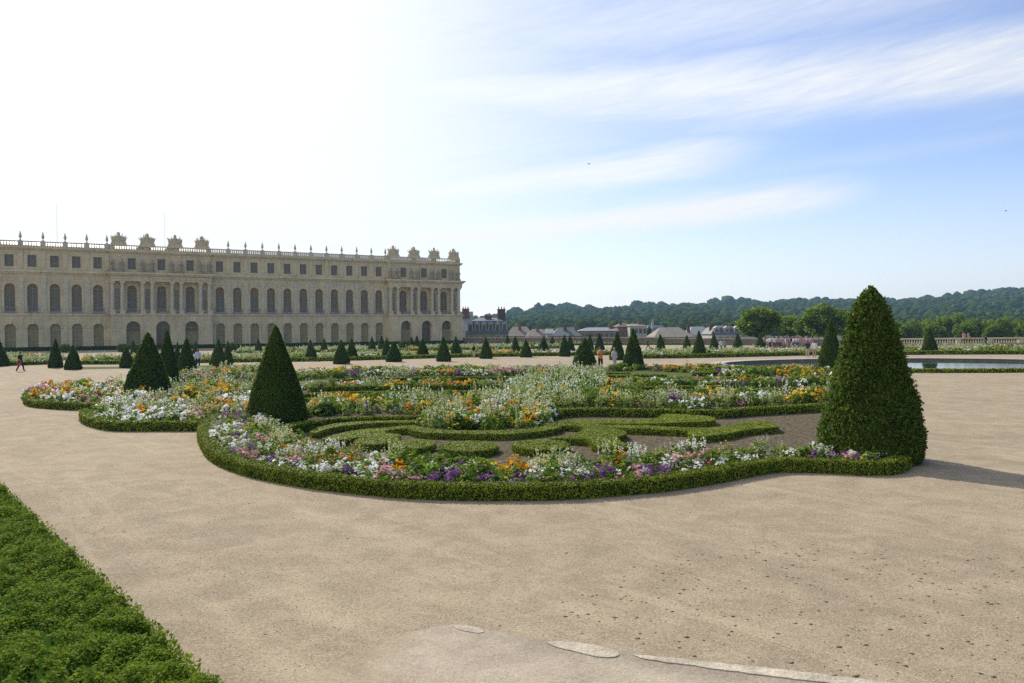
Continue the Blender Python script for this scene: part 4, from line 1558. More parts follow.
def win_set(name, w, hs, rise, cols, rows, frame_m, pane_m, blind=0.0):
    a, b, c = win_meshes(w, hs, rise, cols, rows, 0.11, blind)
    return name, a.mesh(name, frame_m), b.mesh('pane', pane_m), (c.mesh('blind', M['blind']) if c else None)


W_NOBLE = [win_set('noble_window', 1.85, 4.6, 0.92, 4, 6, M['frame'], M['glass'], b) for b in (0.12, 0.45, 0.02)]
W_ATTIC = win_set('attic_window', 1.55, 2.35, 0, 2, 3, M['frame'], M['glass_attic'])
W_GROUND = win_set('ground_window', 1.85, 4.20, 0.90, 2, 5, M['shutter'], M['shutter'])
W_ARCH = win_set('arch_door', 2.75, 4.35, 1.36, 4, 3, M['frame'], M['glass'])
W_ARCH2 = win_set('arch_door', 2.75, 4.35, 1.36, 2, 3, M['shutter'], M['glass'])
ME_LEAF = [MB().box(a, b, 0.03, 0.082, 0.1, 3.55).mesh('door_leaf', M['shutter']) for a, b in ((-1.28, -0.04), (0.04, 1.28))]


def put_win(ws, x, y, z):
    o = link(ws[0], ws[1], PAL, (x, y, z))
    link('pane', ws[2], o)
    if ws[3]:
        link('blind', ws[3], o)
    return o


wall = MB()
bays_L = [1.73 + 3.84 * k for k in range(-1, 5)]
pav1 = (19.3, 39.0)
bays_P = [23.4, 29.1, 34.8]
bays_R = [40.95 + 3.70 * k for k in range(11)]
pav2 = (80.0, 99.9)
bays_E = [84.3, 89.85, 95.4]
PJ = 1.7        # projection of the pavilions


def main_bays(xs, xa, xb):
    ed = [xa] + [(a + b) / 2 for a, b in zip(xs[:-1], xs[1:])] + [xb]
    for x, l, r_ in zip(xs, ed[:-1], ed[1:]):
        wall_cell(wall, l, r_, 0, Z1, x - 0.92, x + 0.92, 0.25, 4.45, 0.90, 0, 0.45)
        wall_cell(wall, l, r_, Z1, Z2, x - 0.92, x + 0.92, 7.75, 12.35, 0.92, 0, 0.45)
        wall_cell(wall, l, r_, Z2, Z3, x - 0.77, x + 0.77, 16.55, 18.9, 0, 0, 0.35)
        put_win(W_GROUND, x, 0.33, 0.25)
        put_win(W_NOBLE[int(rng.integers(0, 3))], x, 0.33, 7.75)
        put_win(W_ATTIC, x, 0.24, 16.55)


main_bays(bays_L, XL, pav1[0])
main_bays(bays_R, pav1[1], pav2[0])


def pavilion(xs, xa, xb):
    ed = [xa] + [(a + b) / 2 for a, b in zip(xs[:-1], xs[1:])] + [xb]
    for i, (x, l, r_) in enumerate(zip(xs, ed[:-1], ed[1:])):
        wall_cell(wall, l, r_, 0, Z1, x - 1.36, x + 1.36, 0.1, 4.45, 1.36, -PJ, 1.25)
        dw = put_win(W_ARCH2 if i != 1 else W_ARCH, x, -PJ + 1.12, 0.1)
        if i != 1:
            for q in ME_LEAF:
                link('door_leaf', q, dw)
        wall_cell(wall, l, r_, Z1, Z2, x - 0.92, x + 0.92, 7.75, 12.35, 0.92, 0, 0.45)
        put_win(W_NOBLE[int(rng.integers(0, 3))], x, 0.33, 7.75)
        wall_cell(wall, l, r_, Z2, Z3, x - 0.77, x + 0.77, 16.55, 18.9, 0, -0.35, 0.35)
        put_win(W_ATTIC, x, -0.11, 16.55)
    # returns, the floor of the colonnade and its entablature
    for x in (xa, xb):
        wall.add([(x, -PJ, 0), (x, 0.3, 0), (x, 0.3, Z1), (x, -PJ, Z1)], [(0, 1, 2, 3)])
        wall.add([(x, -0.35, Z2), (x, 0.1, Z2), (x, 0.1, Z3), (x, -0.35, Z3)], [(0, 1, 2, 3)])
    wall.add([(xa, -PJ, Z1), (xb, -PJ, Z1), (xb, 0.02, Z1), (xa, 0.02, Z1)], [(0, 1, 2, 3)])
    en = MB()
    en.box(xa + 0.05, xb - 0.05, -PJ + 0.12, 0.0 - 0.003, 14.05, 15.2)
    en.box(xa + 0.01, xb - 0.01, -PJ + 0.04, -PJ + 0.12, 14.55, 15.15)
    en.build('entablature', M['stone_trim'], PAL)
    cols_ = []
    for x in [xs[0] - (xs[1] - xs[0])] + xs:
        m_ = x + (xs[1] - xs[0]) / 2
        if m_ < xa + 1.0:
            m_ = xa + 1.5
        if m_ > xb - 1.0:
            m_ = xb - 1.5
        cols_ += [m_ - 0.92, m_ + 0.92]
        nb = MB()
        nb.box(m_ - 0.55, m_ + 0.55, -0.004, 0.0, 8.3, 12.6)  # flat panel; the recess's shade is put into darker stone
        nb.build('niche_shade', M['stone_dark'], PAL)
    return cols_


col_mb = MB()
col_mb.box(-0.48, 0.48, -0.48, 0.48, 0, 0.95)
col_mb.lathe([(0.44, 0.95), (0.44, 1.05), (0.37, 1.15), (0.375, 3.0), (0.36, 4.6), (0.32, 6.15), (0.36, 6.25), (0.40, 6.4), (0.47, 6.55)], 16, cap=False)
col_mb.box(-0.50, 0.50, -0.46, 0.46, 6.50, 6.85)
ME_COL = col_mb.mesh('column', M['stone_pale'])
st = MB()
st.box(-0.45, 0.45, -0.40, 0.40, 0, 0.45)
st.lathe([(0.30, 0.45), (0.36, 0.7), (0.30, 1.2), (0.24, 1.55), (0.33, 1.95), (0.36, 2.1), (0.20, 2.22), (0.09, 2.28), (0.09, 2.36), (0.15, 2.45), (0.16, 2.58), (0.10, 2.72), (0.03, 2.76)], 10, sx=1, sy=0.75)
st.tube([(0.32, 0, 2.05), (0.5, -0.1, 1.75), (0.42, -0.25, 1.45)], [0.1, 0.085, 0.06], 6)
st.tube([(-0.32, 0, 2.05), (-0.46, -0.05, 1.7), (-0.30, -0.2, 1.5)], [0.1, 0.085, 0.06], 6)
ME_STATUE = st.mesh('statue', M['stone_dark'], True)
va = MB()
va.box(-0.34, 0.34, -0.34, 0.34, 0, 0.18)
va.lathe([(0.26, 0.18), (0.12, 0.32), (0.10, 0.5), (0.22, 0.66), (0.34, 0.95), (0.33, 1.3), (0.22, 1.45), (0.27, 1.55), (0.20, 1.7), (0.12, 1.85), (0.15, 2.05), (0.05, 2.25), (0.0, 2.4)], 12, cap=False)
ME_VASE = va.mesh('vase', M['stone_trim'], True)


def trophy_mesh(seed):
    r = random.Random(seed)
    mb = MB()
    mb.box(-1.55, 1.55, -0.6, 0.6, 0, 0.7)
    mb.box(-1.40, 1.40, -0.5, 0.5, 0.7, 1.25)
    # cuirass and helmet between shields, flags and spears
    mb.lathe([(0.70, 1.1), (0.72, 1.6), (0.55, 2.1), (0.68, 2.4), (0.42, 2.6), (0.22, 2.7), (0.32, 2.9), (0.34, 3.15), (0.2, 3.4), (0.06, 3.55)], 12, cap=False, sy=0.7)
    for k in range(8):
        a = R(-66 + 132 * (k + r.uniform(-0.25, 0.25)) / 7)
        L = r.uniform(1.55, 2.15)
        x0, z0 = 0.7 * math.sin(a), 1.2
        x1, z1 = x0 + L * 0.62 * math.sin(a), z0 + L * math.cos(a) * 0.85 + 0.45
        y = r.uniform(-0.25, 0.3)
        mb.tube([(x0, y, z0), ((x0 + x1) / 2, y, (z0 + z1) / 2), (x1, y, z1)], [0.26, 0.20, 0.04], 6)
    for s_ in (-1, 1):
        mb.lathe([(0.0, -0.62), (0.5, -0.45), (0.68, 0.0), (0.5, 0.5), (0.0, 0.7)], 10, (s_ * 0.88, -0.22, 1.75), cap=False, sy=0.45)
    return mb.mesh('trophy', M['stone_trim'], False)


ME_TROPHY = [trophy_mesh(k) for k in range(4)]
for xs, (xa, xb) in ((bays_P, pav1), (bays_E, pav2)):
    for x in pavilion(xs, xa, xb):
        link('column', ME_COL, PAL, (x, -PJ + 0.62, Z1 + 0.003))
        link('statue', ME_STATUE, PAL, (x, -PJ + 0.55, Z2 + 0.16), rng.uniform(-0.5, 0.5))
    n = 4
    for k in range(n):
        x = xa + 1.7 + (xb - xa - 3.4) * k / (n - 1)
        link('trophy', ME_TROPHY[k], PAL, (x, -0.2, Z4 - 0.25)).scale = (0.95, 0.95, 0.82)
# back, sides and top
wall.add([(XR, -0.35, 0), (XR, DEP, 0), (XR, DEP, Z3), (XR, -0.35, Z3)], [(0, 1, 2, 3)])
wall.add([(XL, 0, 0), (XL, 0, Z3), (XL, DEP, Z3), (XL, DEP, 0)], [(0, 1, 2, 3)])
wall.add([(XL, DEP, 0), (XL, DEP, Z3), (XR, DEP, Z3), (XR, DEP, 0)], [(0, 1, 2, 3)])
wall.add([(XL, -0.35, Z3), (XR, -0.35, Z3), (XR, DEP, Z3), (XL, DEP, Z3)], [(0, 1, 2, 3)])
wall.build('wall', M['stone'], PAL)
# pilasters on the piers of the first floor
pm = MB()
pm.box(-0.52, 0.52, -0.16, 0.05, 0.0, 0.95)
pm.box(-0.42, 0.42, -0.13, 0.05, 0.95, 6.1)
pm.box(-0.50, 0.50, -0.18, 0.05, 6.1, 6.85)
ME_PIL = pm.mesh('pilaster', M['stone_pale'])
pm2 = MB()
pm2.box(-0.40, 0.40, -0.10, 0.05, 0.4, 4.0)
ME_PIL2 = pm2.mesh('attic_pilaster', M['stone_trim'])
piers = [(a + b) / 2 for a, b in zip(bays_L[:-1], bays_L[1:])] + [bays_L[-1] + 1.75] + [(a + b) / 2 for a, b in zip(bays_R[:-1], bays_R[1:])] + [bays_R[-1] + 1.75]
for x in piers:
    link('pilaster', ME_PIL, PAL, (x, 0, Z1 + 0.32))
    link('attic_pilaster', ME_PIL2, PAL, (x, 0, Z2 + 0.2))
# keystone hoods over the ground floor windows
hm_ = MB()
ra, rb_ = arc_pts(-1.0, 1.0, 4.45, 0.97, 12), arc_pts(-1.28, 1.28, 4.45, 1.25, 12)
for i in range(12):
    a, b, c, e = ra[i], ra[i + 1], rb_[i + 1], rb_[i]
    P8 = [(q[0], y, q[1]) for y in (-0.16, 0.03) for q in (a, b, c, e)]
    hm_.add(P8, [(0, 1, 2, 3), (3, 2, 6, 7), (0, 4, 5, 1)])
hm_.box(-0.22, 0.22, -0.24, 0.02, 5.30, 5.95)
ME_HOOD = hm_.mesh('hood_mould', M['stone_trim'])
for x in bays_L + bays_R:
    link('hood_mould', ME_HOOD, PAL, (x, 0, 0))


def cornice(z, hgt, proj, mat, name='cornice'):
    for (xa, xb, yf, ext) in ((XL, pav1[0] - proj, 0.0, 0), (pav1[0], pav1[1], -PJ if z < Z3 - 1 else -0.35, 1), (pav1[1] + proj, pav2[0] - proj, 0.0, 0), (pav2[0], pav2[1], -PJ if z < Z3 - 1 else -0.35, 2)):
        mb = MB()
        e = proj if ext else 0.0
        y1 = 0.3
        if ext == 2:
            mb.box(xa - e, xb + e, yf - proj, y1, z + hgt * 0.45, z + hgt)
            mb.box(xa - e * 0.5, xb + e * 0.5, yf - proj * 0.5, y1, z, z + hgt * 0.45 - 0.003)
            mb.box(xb - 0.4, xb + e * 0.998, y1 + 0.003, DEP, z + hgt * 0.45 + 0.003, z + hgt - 0.003)
            mb.box(xb - 0.4, xb + e * 0.498, y1 + 0.003, DEP, z + 0.003, z + hgt * 0.45 - 0.006)
        else:
            mb.box(xa - e, xb + e, yf - proj, y1, z + hgt * 0.45, z + hgt)
            mb.box(xa - e * 0.5, xb + e * 0.5, yf - proj * 0.5, y1, z, z + hgt * 0.45 - 0.003)
        mb.build(name, mat, PAL)


cornice(6.95, 0.42, 0.28, M['stone_trim'], 'string_course')
cornice(15.22, 0.68, 0.62, M['stone_trim'])
cornice(19.92, 0.58, 0.60, M['stone_trim'])
for xa, xb in ((XL, pav1[0] - 0.02), (pav1[1] + 0.02, pav2[0] - 0.02)):
    MB().box(xa, xb, -0.12, 0.2, 0.0, 0.22).build('plinth', M['stone_pale'], PAL)
# balconies in front of the first floor windows
bk = MB()
for i in range(13):
    x = -0.9 + 1.8 * i / 12
    bk.box(x - 0.02, x + 0.02, -0.30, -0.26, 0.06, 0.9)
bk.box(-0.95, 0.95, -0.32, -0.24, 0.9, 0.97)
bk.box(-0.95, 0.95, -0.32, -0.24, 0.0, 0.06)
bk.box(-1.1, 1.1, -0.36, 0.3, -0.22, -0.004)
ME_BALC = bk.mesh('balcony', M['iron'])
for x in bays_L + bays_R:
    link('balcony', ME_BALC, PAL, (x, 0.0, 7.72))
for xs in (bays_P, bays_E):
    for x in xs:
        link('balcony', ME_BALC, PAL, (x, -PJ + 0.7, Z1 + 0.23))
# balustrade along the eaves
bl = MB()
spans = []
pts_x = [XL] + piers + [XR]
pp_ = sorted(piers + [pav1[0] + 0.3, pav1[1] - 0.3, pav2[0] + 0.3, 99.5] + [(a + b) / 2 for a, b in zip(bays_P[:-1], bays_P[1:])] + [(a + b) / 2 for a, b in zip(bays_E[:-1], bays_E[1:])])
yb0 = -0.05
bl.box(XL, XR, yb0 - 0.22, yb0 + 0.22, Z3 + 0.2, Z3 + 0.48)
bl.box(XL, XR, yb0 - 0.24, yb0 + 0.24, Z4 - 0.2, Z4)
for x in pp_:
    bl.box(x - 0.5, x + 0.5, yb0 - 0.28, yb0 + 0.28, Z3 + 0.19, Z4 + 0.02)
x = XL
while x < XR:
    if min(abs(x - q) for q in pp_) > 0.62:
        bl.lathe([(0.09, 0.0), (0.13, 0.2), (0.07, 0.42), (0.10, 0.63)], 6, (x, yb0, Z3 + 0.48), cap=False)
    x += 0.46
for yy in np.arange(1.2, DEP, 0.5):
    bl.lathe([(0.09, 0.0), (0.13, 0.2), (0.07, 0.42), (0.10, 0.63)], 6, (XR - 0.3, yy, Z3 + 0.48), cap=False)
bl.box(XR - 0.52, XR - 0.08, yb0 + 0.3, DEP, Z3 + 0.203, Z3 + 0.477)
bl.box(XR - 0.54, XR - 0.06, yb0 + 0.3, DEP, Z4 - 0.197, Z4 - 0.003)
bl.build('balustrade', M['stone_pale'], PAL)
for x in piers:
    link('vase', ME_VASE, PAL, (x, yb0, Z4 + 0.02)).scale = (0.8, 0.8, 0.82)
rf = MB()
rf.add([(XL, 2.0, Z3 + 0.1), (XR - 1.5, 2.0, Z3 + 0.1), (XR - 6, 10, 22.6), (XL, 10, 22.6), (XR - 1.5, 18, Z3 + 0.1), (XL, 18, Z3 + 0.1)], [(0, 1, 2, 3), (1, 4, 2), (3, 2, 4, 5)])
rf.build('roof', M['slate_blue'], PAL)
for x in (10.2, 31.0):
    mm = MB()
    mm.tube([(0, 0, 0), (0, 0, 4), (0, 0, 9.0)], [0.035, 0.025, 0.015], 6)
    mm.build('mast', M['steel'], PAL, False, (x, 8.0, 21.5))
# lead ridge caps seen between the trophies
for x in (26.3, 32.0):
    mm = MB()
    mm.lathe([(1.5, 0), (1.3, 0.7), (0.7, 1.2), (0, 1.35)], 12, cap=False)
    mm.build('roof_lantern', M['slate_blue'], PAL, True, (x, 4.5, 21.0))

# ------------------------------------------------------------------ terrace walls
def wall_run(name, a, b, hgt, th, mat, label, cap=True):
    a, b = np.array(a), np.array(b)
    L = np.linalg.norm(b - a)
    t = empty(name, (a[0], a[1], 0), math.atan2(b[1] - a[1], b[0] - a[0]))
    mb = MB()
    mb.box(0, L, -th / 2, th / 2, -1.0, hgt - 0.25)
    mb.build('wall_body', mat, t)
    mb = MB()
    mb.box(0, L, -th / 2 - 0.1, th / 2 + 0.1, hgt - 0.247, hgt)
    mb.build('coping', M['stone_dark'], t)
    tag(t, label, 'wall')
    return t


wall_run('terrace_wall', (-12.6, 208.0), (31.0, 166.0), 1.55, 0.6, M['parapet'], 'long grey terrace wall running from the palace corner towards the town roofs')
wall_run('terrace_wall', (31.5, 165.5), (60.0, 128.6), 1.35, 0.6, M['parapet'], 'grey terrace wall behind the crowd and the round trees')
bt = empty('stone_balustrade', (60.4, 128.4, 0))
tag(bt, 'pale stone balustrade closing the terrace behind the pond flower bed', 'balustrade')
b1, b2, b3 = MB(), MB(), MB()
b1.box(0, 55, -0.25, 0.25, -0.9, 0.42)
b1.build('plinth', M['stone_dark'], bt)
b2.box(0, 55, -0.27, 0.27, 1.12, 1.34)
b2.build('rail', M['stone_pale'], bt)
for k in range(12):
    q = MB()
    q.box(-0.35, 0.35, -0.24, 0.24, 0.42, 1.12)
    q.build('pier', M['stone_pale'], bt, False, (0.4 + k * 4.9, 0, 0))
for k in range(135):
    x = 0.4 + k * 0.405
    if min(abs(x - (0.4 + j * 4.9)) for j in range(12)) > 0.5:
        b3.lathe([(0.10, 0), (0.14, 0.22), (0.08, 0.45), (0.11, 0.7)], 6, (x, 0, 0.42), cap=False)
o = b3.build('baluster', M['stone_pale'], bt)
o['kind'] = 'stuff'

# ------------------------------------------------------------------ the town below
def house(label, x0, x1, yt, ye, dist, depth, wall_m, roof_m, chim=(), mans=False, nwin=0, hip=True, name='town_house', gable_m=None, dorm=0):
    """front spans pixels x0..x1 at a distance; ridge at pixel row yt, eaves at row ye"""
    px = lambda x: (x - CX) / F * dist
    zz = lambda y, x: CAM_H + ((330.8 - 0.0093 * (x - 512)) - y) / F * dist
    xa, xb = px(x0), px(x1)
    w = xb - xa
    ze, zr = zz(ye, (x0 + x1) / 2), zz(yt, (x0 + x1) / 2)
    t = empty(name, ((xa + xb) / 2, dist, -1.2))
    tag(t, label, 'house', 'town houses below the terrace')
    ze += 1.2
    zr += 1.2
    mb = MB()
    mb.box(-w / 2, w / 2, 0, depth, 0, ze)
    mb.build('wall', wall_m, t)
    rb = MB()
    e = 0.35
    if mans:
        k = 0.10 * w
        zc = ze + (zr - ze) * 0.8
        rb.add([(-w / 2 - e, -e, ze), (w / 2 + e, -e, ze), (w / 2 + e, depth + e, ze), (-w / 2 - e, depth + e, ze),
                (-w / 2 + 1.1, 1.3, zc), (w / 2 - 1.1, 1.3, zc), (w / 2 - 1.1, depth - 1.3, zc), (-w / 2 + 1.1, depth - 1.3, zc),
                (-w / 2 + 3, depth / 2, zr), (w / 2 - 3, depth / 2, zr)],
               [(0, 1, 5, 4), (1, 2, 6, 5), (2, 3, 7, 6), (3, 0, 4, 7), (4, 5, 9, 8), (6, 7, 8, 9), (5, 6, 9), (7, 4, 8), (0, 3, 2, 1)])
    else:
        i = min(w * 0.25, depth * 0.4) if hip else -e
        rb.add([(-w / 2 - e, -e, ze), (w / 2 + e, -e, ze), (w / 2 + e, depth + e, ze), (-w / 2 - e, depth + e, ze), (-w / 2 + i, depth / 2, zr), (w / 2 - i, depth / 2, zr)],
               [(0, 1, 5, 4), (2, 3, 4, 5), (1, 2, 5), (3, 0, 4), (0, 3, 2, 1)])
    ro = rb.build('roof', roof_m, t)
    for (cx, cw, ytop, cm) in chim:
        c = MB()
        X_ = px(cx) - (xa + xb) / 2
        cw_ = cw / F * dist
        zt = zz(ytop, cx) + 1.2
        c.box(X_ - cw_ / 2, X_ + cw_ / 2, depth * 0.3, depth * 0.3 + max(0.9, cw_ * 0.5), ze * 0.6, zt)
        c.box(X_ - cw_ / 2 - 0.12, X_ + cw_ / 2 + 0.12, depth * 0.3 - 0.12, depth * 0.3 + max(0.9, cw_ * 0.5) + 0.12, zt, zt + 0.25)
        for q in range(max(2, int(cw_ / 0.7))):
            c.lathe([(0.16, 0.25), (0.13, 0.9)], 7, (X_ - cw_ / 2 + 0.35 + q * (cw_ - 0.7) / max(1, int(cw_ / 0.7) - 1), depth * 0.3 + 0.4, zt))
        c.build('chimney', M[cm], ro)
    for q in range(nwin):
        f = MB()
        xx = -w / 2 + w * (q + 0.5) / nwin
        f.box(xx - 0.55, xx + 0.55, -0.06, 0.02, ze - 2.6, ze - 0.8)
        fo = f.build('window', M['frame'], t)
        g = MB()
        g.box(xx - 0.45, xx + 0.45, -0.08, -0.062, ze - 2.5, ze - 0.9)
        g.build('pane', M['glass'], fo)
    for q in range(dorm):
        f = MB()
        xx = -w / 2 + w * (q + 0.5) / dorm
        zb = ze + 0.3
        hd = (zr - ze) * 0.55
        f.box(xx - 0.75, xx + 0.75, 0.0, 1.6, zb, zb + hd)
        f.add([(xx - 0.95, -0.15, zb + hd), (xx + 0.95, -0.15, zb + hd), (xx, -0.15, zb + hd + 0.7), (xx - 0.95, 2.2, zb + hd), (xx + 0.95, 2.2, zb + hd), (xx, 2.2, zb + hd + 0.7)],
              [(0, 1, 2), (3, 5, 4), (0, 2, 5, 3), (1, 4, 5, 2), (0, 3, 4, 1)])
        fo = f.build('dormer', M['render_white'], ro)
        g = MB()
        g.box(xx - 0.5, xx + 0.5, -0.03, 0.003, zb + 0.3, zb + hd - 0.3)
        g.build('pane', M['glass'], fo)
    return t


house('slate mansard house with pale dormers and tall brick chimneys beside the palace corner', 467, 508, 317.5, 333.5, 232, 14, M['render_tan'], M['slate_blue'],
      ((488, 6.5, 316.5, 'brick'), (501.5, 8, 309.5, 'brick_dark')), True, 6, True, 'mansard_house', None, 6)
house('house with a pale gable-end roof squeezed against the palace corner', 456, 471, 311, 331, 262, 16, M['render_white'], M['zinc'], ((465, 7, 309, 'brick_dark'),), False, 2, False)
house('low tan house with a weathered tile roof right of the tall chimney', 506, 534, 326.5, 336, 275, 12, M['render_tan'], M['tile_grey'], ((520, 3, 324, 'brick'),), False, 4)
house('low house with a pinkish tile roof before the wooded hill', 527, 549, 329.0, 336.5, 262, 10, M['render_pink'], M['tile_grey'], ((538, 2.5, 327.5, 'brick'),), False, 3)
house('small white gabled house below the hill', 546.5, 553, 328.8, 333.5, 258, 9, M['render_white'], M['zinc'], (), False, 1, False)
house('long dark brown roofed house behind the yew pair', 552, 582, 327.3, 336.0, 268, 12, M['render_pink'], M['slate'], ((566, 3, 326.8, 'brick_dark'), (577, 2.5, 327, 'brick')), False, 5)
house('long building with a pale grey zinc roof over brown walls', 580, 619, 327.3, 330.8, 270, 14, M['render_pink'], M['zinc'], ((612, 3, 325.8, 'brick'),), False, 8)
house('tall reddish brick block rising behind the two visitors', 618, 633, 323.2, 326.5, 285, 12, M['brick'], M['tile'], ((622, 2.5, 321.5, 'brick_dark'),), False, 4)
house('white rendered house with a flat-looking pale roof right of the brick block', 630, 647, 323.6, 326.0, 278, 12, M['render_white'], M['tile_grey'], ((641, 2.5, 321.8, 'brick'),), False, 4)
house('dark slate hall low below the hill, left of the grey roofs', 645, 672, 325.0, 335.0, 300, 14, M['render_tan'], M['slate_blue'], ((655, 2, 322.5, 'render_white'),), False, 5)
house('wide weathered grey roof spreading before the hill', 655, 694, 327.2, 337.0, 258, 16, M['render_tan'], M['tile_grey'], ((692, 3, 326, 'brick_dark'),), False, 6)
house('pale zinc roofed house next to the dark chimneys', 690, 715, 326.4, 335.5, 262, 14, M['render_white'], M['zinc'], ((712.5, 3.5, 325.2, 'brick_dark'),), False, 5)
house('slate house with white gables and dark chimneys left of the round tree', 712, 742, 325.5, 334.0, 236, 12, M['render_white'], M['slate'], ((715, 4.5, 325.2, 'brick_dark'), (729, 4.5, 325.6, 'brick_dark')), True, 5, True, 'town_house', None, 3)

# ------------------------------------------------------------------ trees beyond the terrace
def crown_mesh(seed, rx, rz, nclump, per, leaf, mat, low=-0.75):
    r = np.random.default_rng(seed)
    P, N = [], []
    cl = []
    while len(cl) < nclump:
        q = r.uniform(-1, 1, 3)
        d = np.linalg.norm(q)
        if d < 1 and d > 0.55 and q[2] > low:
            cl.append(q * np.array((1, 1, 1)))
    for q in cl:
        rad = r.uniform(0.20, 0.36)
        m = per
        g = r.normal(0, 1, (m, 3))
        g /= np.linalg.norm(g, axis=1)[:, None]
        P.append((q * 0.82 + g * rad * r.uniform(0.55, 1.05, (m, 1))))
        N.append(g + (0, 0, 0.35))
    P = np.concatenate(P) * (rx, rx, rz)
    N = np.concatenate(N)
    lv, lf = leaf_quads(P, N, leaf, 0.5, 1.3, r)
    core = MB()
    core.lathe([(0.02, -0.75 * rz), (0.5 * rx, -0.55 * rz), (0.68 * rx, 0), (0.5 * rx, 0.5 * rz), (0.02, 0.68 * rz)], 12, cap=False)
    parts = [(lv, lf, 0), (np.array(core.v), np.array(core.f), 1)]
    V, Fs, ms = cat_mesh(parts)
    return mesh_np('tree_crown', V, Fs, [M[mat], M['core']], ms)


def tree_trunk(hgt, r, rx, rz, zc, seed):
    rr = random.Random(seed)
    mb = MB()
    mb.tube([(0, 0, -1.3), (0.05, 0, hgt * 0.5), (0, 0.05, zc)], [r * 1.3, r, r * 0.6], 8)
    for k in range(6):
        a = rr.uniform(0, 6.28)
        mb.tube([(0, 0, zc - rz * rr.uniform(0.4, 0.9)), (rx * 0.3 * math.cos(a), rx * 0.3 * math.sin(a), zc), (rx * 0.65 * math.cos(a), rx * 0.65 * math.sin(a), zc + rz * 0.35)], [r * 0.5, r * 0.32, r * 0.1], 6)
    return mb.mesh('trunk', M['bark'])


CROWNS = [crown_mesh(50 + k, 1, 1, 85, 80, 0.095, 'tree', -0.9) for k in range(3)]
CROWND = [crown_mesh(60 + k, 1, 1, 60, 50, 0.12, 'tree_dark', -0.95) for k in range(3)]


def tree(x, ytop, ybot, hw, dist, label, group, dark=False, k=0, zb=0.0):
    X_ = (x - CX) / F * dist
    hz_ = 330.8 - 0.0093 * (x - 512)
    zt, zl = CAM_H + (hz_ - ytop) / F * dist, CAM_H + (hz_ - ybot) / F * dist
    zc, rz_ = (zt + zl) / 2, (zt - zl) / 2
    rx_ = hw / F * dist
    t = empty('broadleaf_tree', (X_, dist, 0), 0)
    tag(t, label, 'tree', group)
    o = link('crown', (CROWND if dark else CROWNS)[k % 3], t, (0, 0, zc), rng.uniform(0, 6.28))
    o.scale = (rx_, rx_, rz_ * 1.03)
    link('trunk', tree_trunk(max(1, zl), 0.03 * rx_ + 0.12, rx_, rz_, zc, k), t)
    return t


TG = 'trees beyond the terrace'
tree(757, 306.5, 338, 24, 160, 'round green tree left of the crowd, nearest the town roofs', TG, False, 0)
tree(790, 316, 337, 17, 185, 'smaller round tree behind the crowd', TG, False, 1)
tree(826, 303, 338, 23, 165, 'tall bright tree behind the medium yew by the pond', TG, False, 2)
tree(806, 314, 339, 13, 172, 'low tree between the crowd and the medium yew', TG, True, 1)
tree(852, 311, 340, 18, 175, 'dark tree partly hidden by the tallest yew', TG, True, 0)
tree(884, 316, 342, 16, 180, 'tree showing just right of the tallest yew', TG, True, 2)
desc = ['first', 'second', 'third', 'fourth', 'fifth', 'sixth', 'seventh', 'eighth', 'ninth', 'tenth', 'eleventh']
xs = [897, 912, 928, 943, 958, 973, 989, 1004, 1020, 1037, 1055]
for k, x in enumerate(xs):
    tree(x, (320, 319, 317.5, 315.5, 314, 317, 319, 318, 319, 318, 319)[k], 344, 11.5, 215 + (k * 37) % 25, f'{desc[k]} tree of the green line behind the stone balustrade, counted from the tallest yew', TG, k % 4 == 1, k)
for k, x in enumerate((905, 935, 966, 996, 1028)):
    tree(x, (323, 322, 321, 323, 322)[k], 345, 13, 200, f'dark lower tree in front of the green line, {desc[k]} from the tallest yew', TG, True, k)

for k, (x, yt, hw, d, lab) in enumerate(((515, 327.5, 5, 285, 'small dark tree behind the low tan house'), (548, 327, 4, 290, 'small dark tree rising by the white gable'), (575, 326, 6, 300, 'dark tree behind the dark brown roof'),
                                         (648, 326.5, 5, 295, 'dark tree right of the white rendered house'), (672, 327, 6, 300, 'dark tree behind the wide weathered grey roof'), (699, 325.5, 6, 300, 'dark tree behind the pale zinc roof'),
                                         (730, 322, 8, 300, 'dark tree behind the slate house with white gables'))):
    tree(x, yt, 338, hw, d, lab, 'trees among the town houses', True, k)

# ------------------------------------------------------------------ wooded hills
prof = np.array([(-600, 312), (-200, 315), (380, 319), (490, 318), (505, 318), (513, 309.5), (520, 310.5), (530, 311), (538, 306), (556, 305.6), (570, 305), (577, 308), (584, 307.5), (592, 305.6), (598, 309),
                 (604, 312), (613, 309.5), (628, 306), (638, 302.5), (645, 304.6), (660, 304), (683, 305), (694, 306.8), (708, 302), (722, 300), (734, 298.5), (748, 301), (760, 303), (774, 303.5),
                 (784, 301), (800, 300.5), (824, 299), (838, 300.5), (865, 299.5), (885, 299.2), (901, 300.5), (927, 297.5), (941, 299), (948, 295.5), (972, 292), (990, 291), (1024, 288.5), (1200, 283), (1600, 285)])


def ridge_z(x, d):
    return CAM_H + (330.8 - 0.0093 * (x - 512) - np.interp(x, prof[:, 0], prof[:, 1])) / F * d


